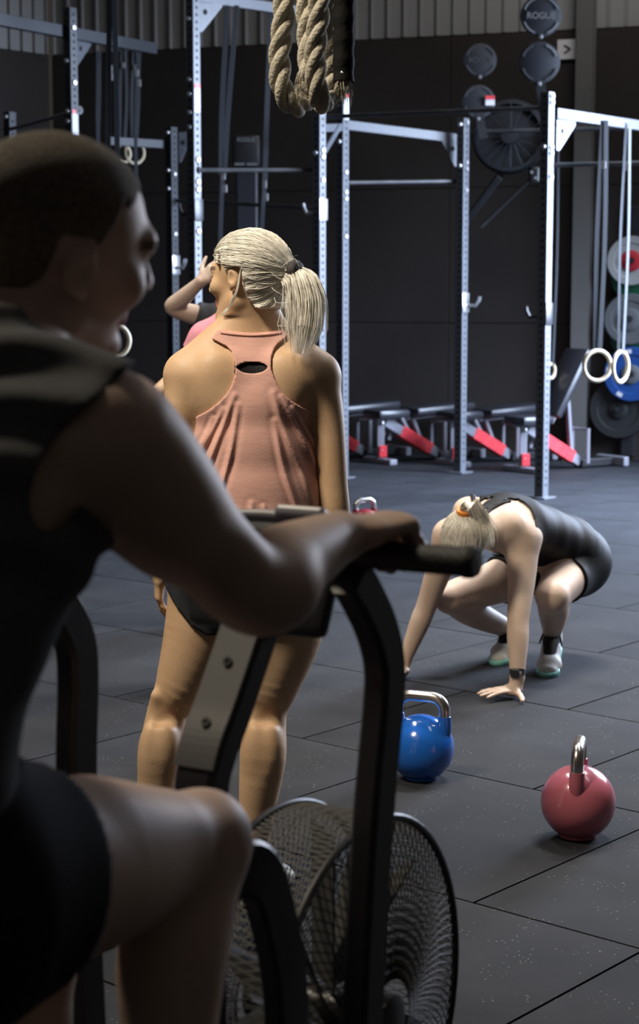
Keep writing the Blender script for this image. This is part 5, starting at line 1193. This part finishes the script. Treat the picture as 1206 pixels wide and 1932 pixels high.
MB().beam(bp(CK[0], 0.105, CK[1]), bp(CK[0] - 0.07, 0.115, CK[1] + 0.16), 0.02, 0.03, bev=0.004).build('crank_arm', M['black_steel'], bk); MB().box(bp(CK[0] - 0.06, 0.17, CK[1] + 0.165), (0.10, 0.10, 0.025), (br, bh, V(0, 0, 1)), 0.006).build('pedal', M['grip'], bk)
MB().beam(bp(CK[0], -0.105, CK[1]), bp(CK[0] + 0.07, -0.115, CK[1] - 0.16), 0.02, 0.03, bev=0.004).build('crank_arm', M['black_steel'], bk); MB().box(bp(CK[0] + 0.06, -0.17, CK[1] - 0.155), (0.10, 0.10, 0.025), (br, bh, V(0, 0, 1)), 0.006).build('pedal', M['grip'], bk)

# ------------------------------------------------------------------ the man riding it
M['tee'].node_tree.nodes['Color Ramp'].color_ramp.elements[0].color = (0.10, 0.102, 0.106, 1); M['tee'].node_tree.nodes['Color Ramp'].color_ramp.elements[1].color = (0.08, 0.082, 0.086, 1)
mn = empty('person', bp(-0.86, 0, 0.0), 'man with a cropped head and sleeveless tee riding the air bike, hand on its handle', 'person')
HM = HeadFrame(W(111, 468, 1.917), V(0.797, 0.592, -0.118), V(0.287, -0.20, 0.937), 1.077)
pel = bp(-0.87, 0, 0.95)
MT = [(bp(-0.915, 0, 0.90), (0.165, 0.12)), (bp(-0.905, 0, 0.99), (0.168, 0.125)), (bp(-0.915, 0, 1.10), (0.158, 0.112)), (bp(-0.870, 0, 1.22), (0.168, 0.112)), (bp(-0.790, 0, 1.32), (0.178, 0.118)), (bp(-0.755, 0, 1.40), (0.13, 0.085))]
sR, sL = W(200, 838, 1.73), bp(-0.73, -0.20, 1.385)
def m_torso(G, grow=0.0):
    torso(G, MT, br, 0.03, grow)
    for s in (sR, sL): G.add(Round(bp(-0.70, 0, 1.43), s, 0.055, 0.066), 0.05, grow)
    G.add(Ell(bp(-0.735, 0.08, 1.32), (0.07, 0.05, 0.06)), 0.04, grow); G.add(Ell(bp(-0.735, -0.08, 1.32), (0.07, 0.05, 0.06)), 0.04, grow)
    for s in (-1, 1): G.add(Ell(bp(-0.83, s * 0.10, 1.32), (0.075, 0.06, 0.09)), 0.04, grow); G.add(Ell(bp(-0.92, s * 0.085, 0.93), (0.10, 0.10, 0.09)), 0.04, grow)
Fm = Field((-0.95, 1.28, -0.005), (0.22, 2.45, 1.75), 0.0055)
m_torso(Fm)
eR, wR = W(468, 1106, 1.86), W(637, 1014, 2.05)
limb(Fm, [sR, sR * .55 + eR * .45 + V(0, 0, 0.004), eR, eR * .62 + wR * .38, wR], [0.064, 0.050, 0.048, 0.047, 0.031], 0.04)
Fm.add(Ell(sR * .72 + eR * .28 + V(0.006, -0.012, -0.004), (0.050, 0.052, 0.06)), 0.04); Fm.add(Ell(sR * .52 + eR * .48 + V(-0.006, -0.012, -0.004), (0.044, 0.046, 0.055)), 0.04); Fm.add(Ell(eR * .78 + wR * .22 + V(0, -0.01, -0.012), (0.05, 0.05, 0.042)), 0.03)
eL, wL = bp(-0.60, -0.30, 1.13), bp(-0.47, -0.24, 1.205)
limb(Fm, [sL, (sL + eL) / 2, eL, eL * .62 + wL * .38, wL], [0.070, 0.060, 0.047, 0.045, 0.030], 0.04)
gax = br
hand(Fm, wR, unit(bh * 0.8 + br * 0.22 + V(0, 0, 0.08)), V(0.05, 0, -1), -br, [1.22, 1.24, 1.28, 1.32], 0.05, 1.18, (0.5, 0.55, 0.65), 0.45)
hand(Fm, wL, unit(bh * 0.9 + V(0, 0, 0.05)), V(0, 0, -1), br, [0.95, 1, 1, 1.05], 0.05, 1.08, (0.5, 0.55, 0.65), 0.45)
hR, hL = bp(-0.87, 0.10, 0.955), bp(-0.87, -0.10, 0.955); kR = W(366, 1598, 2.0); aR_ = bp(-0.65, 0.17, 0.56)
limb(Fm, [hR, hR * .5 + kR * .5, hR * .2 + kR * .8, kR], [0.105, 0.088, 0.068, 0.060], 0.05)
Fm.add(Ell(kR + unit(kR - hR) * 0.022 + V(0.005, 0, 0.012), (0.042, 0.042, 0.046)), 0.025); Fm.add(Round(hR * .5 + kR * .5 + V(0, 0, 0.03), hR * .2 + kR * .8 + V(0, 0, 0.015), 0.06, 0.05), 0.03)
limb(Fm, [kR, kR * .7 + aR_ * .3 - bh * 0.022, kR * .35 + aR_ * .65 - bh * .008, aR_], [0.058, 0.062, 0.047, 0.036], 0.02)
Fm.add(Round(kR - V(0, 0, 0.03) + bh * .01, kR * .4 + aR_ * .6 + bh * 0.02, 0.035, 0.028), 0.02)
kL = bp(-0.50, -0.13, 0.72); aL_ = bp(-0.42, -0.17, 0.26)
limb(Fm, [hL, hL * .5 + kL * .5, kL], [0.105, 0.088, 0.060], 0.05); limb(Fm, [kL, kL * .7 + aL_ * .3 - bh * 0.02, aL_], [0.057, 0.06, 0.036], 0.02)
for a in (aR_, aL_): Fm.add(Round(a, a - V(0, 0, 0.05), 0.035, 0.03), 0.01); Fm.add(Round(a - V(0, 0, 0.05), a - V(0, 0, 0.06) + bh * 0.13, 0.03, 0.026), 0.015)
Fm.add(Oval(bp(-0.71, 0, 1.40), HM.p(0, -0.025, -0.06), (0.074, 0.068), (0.062, 0.064), br), 0.05)
head(Fm, HM, False)
fr = face_region(HM)
Fm.build('body', FACE('skin_m'), mn, fr); del Fm
def hlM(x, y, z):
    ax = np.abs(x); f = np.where(y > 0.03, 0.072 + 0.2 * (y - 0.03) - 0.5 * np.maximum(ax - 0.04, 0), 0.072 - 1.6 * (0.03 - y)); f = np.where((y < -0.0) & (y > -0.04), 0.032, f); f = np.where(y <= -0.04, np.maximum(-0.015 - 1.1 * (-0.04 - y), -0.06), f); return f - z
hair_cap(mn, HM, 'cropped_hair', M['buzz'], hlM, 0.0035)
# sleeveless tee with wide armholes
Ft = Field((-0.95, 1.30, 0.86), (0.10, 2.30, 1.52), 0.005); torso(Ft, [(a, (r[0] + 0.012 + 0.010 * max(0, 1.3 - a[2]), r[1] + 0.010 + 0.010 * max(0, 1.3 - a[2]))) for a, r in MT], br, 0.03)
for s in (sR, sL): Ft.add(Round(bp(-0.70, 0, 1.43), s, 0.055, 0.066), 0.05, 0.010)
for s in (-1, 1): Ft.add(Ell(bp(-0.735, s * 0.08, 1.32), (0.07, 0.05, 0.06)), 0.04, 0.010); Ft.add(Ell(bp(-0.83, s * 0.10, 1.32), (0.075, 0.06, 0.09)), 0.04, 0.012)
def rumple(X):
    u = (X[0] - B0[0]) * bh[0] + (X[1] - B0[1]) * bh[1]; w = (X[0] - B0[0]) * br[0] + (X[1] - B0[1]) * br[1]
    t = X[2] + 0.55 * (u + 0.8) * 1.0 + 0.10 * np.sin(9 * w + 4 * u); up = np.clip((X[2] - 1.22) / 0.08, 0, 1)
    return 0.0065 * (np.sin(t * 78 + 2.2 * np.sin(7 * w)) - 1) * up + 0.004 * (np.sin(w * 60 + 9 * X[2] + 2 * np.sin(5 * u)) - 1) * (1 - up)
Ft.warp(rumple)
out = unit(eL - sL); Ft.cut(Round(sL + out * 0.10 - br * 0.045 + V(0, 0, -0.035), sL + out * 0.5 - br * 0.06, 0.086, 0.13), 0.012); Ft.cut(Round(sL - br * 0.075 - V(0, 0, 0.05), sL - br * 0.06 - V(0, 0, 0.125), 0.078, 0.062), 0.02)
ah = poly_d([(W(x, y, 1.72)[0], W(x, y, 1.72)[2]) for x, y in smooth_path([np.array(q, float) for q in ((246, 692), (205, 735), (150, 778), (105, 826), (70, 882), (52, 950), (72, 1004), (118, 992), (150, 952))], 5)] + [(W(x, y, 1.72)[0], W(x, y, 1.72)[2]) for x, y in ((185, 985), (300, 1150), (620, 1100), (600, 640), (300, 640))])
def armhole(X):
    s_ = 1.72 / np.maximum(X[1], 0.5); x = X[0] * s_; z = CAM_H + (X[2] - CAM_H) * s_; w = (X[0] - B0[0]) * br[0] + (X[1] - B0[1]) * br[1]
    x, z, w = np.broadcast_arrays(x, z, w); return np.where(w > 0.04, -ah(x, z), -1.0)
Ft.keep(armhole)
Ft.cut(Round(HM.p(0, -0.01, -0.02), bp(-0.69, 0, 1.435), 0.07, 0.075), 0.015)
Ft.keep(lambda X: np.broadcast_to(0.885 - X[2], np.broadcast_shapes(X[0].shape, X[1].shape, X[2].shape)))
Ft.build('tee_shirt', M['tee'], mn)
Fs = Field((-0.95, 1.30, 0.66), (0.10, 2.30, 1.08), 0.0055); torso(Fs, MT[:3], br, 0.03, 0.009)
for s in (-1, 1): Fs.add(Ell(bp(-0.92, s * 0.085, 0.93), (0.10, 0.10, 0.09)), 0.04, 0.010)
limb(Fs, [hR, hR * .5 + kR * .5], [0.108, 0.096], 0.05, 0.014); limb(Fs, [hL, hL * .5 + kL * .5, kL * .8 + hL * .2], [0.108, 0.096, 0.085], 0.05, 0.014)
def hemM(X):
    ax = unit(unit(kR - hR) - V(0, 0, 0.12)); d1 = (X[0] - hR[0]) * ax[0] + (X[1] - hR[1]) * ax[1] + (X[2] - hR[2]) * ax[2] - 0.085
    w = (X[0] - B0[0]) * br[0] + (X[1] - B0[1]) * br[1]; ax2 = unit(kL - hL); d2 = (X[0] - hL[0]) * ax2[0] + (X[1] - hL[1]) * ax2[1] + (X[2] - hL[2]) * ax2[2] - 0.25
    return np.where(w > 0, d1, d2)
Fs.keep(hemM); Fs.build('shorts', M['shorts_m'], mn)
for a in (aR_, aL_): shoe(mn, a - V(0, 0, 0.095) - bh * 0.07, a - V(0, 0, 0.085) + bh * 0.2, m='black_cloth', sole='shoe_w')
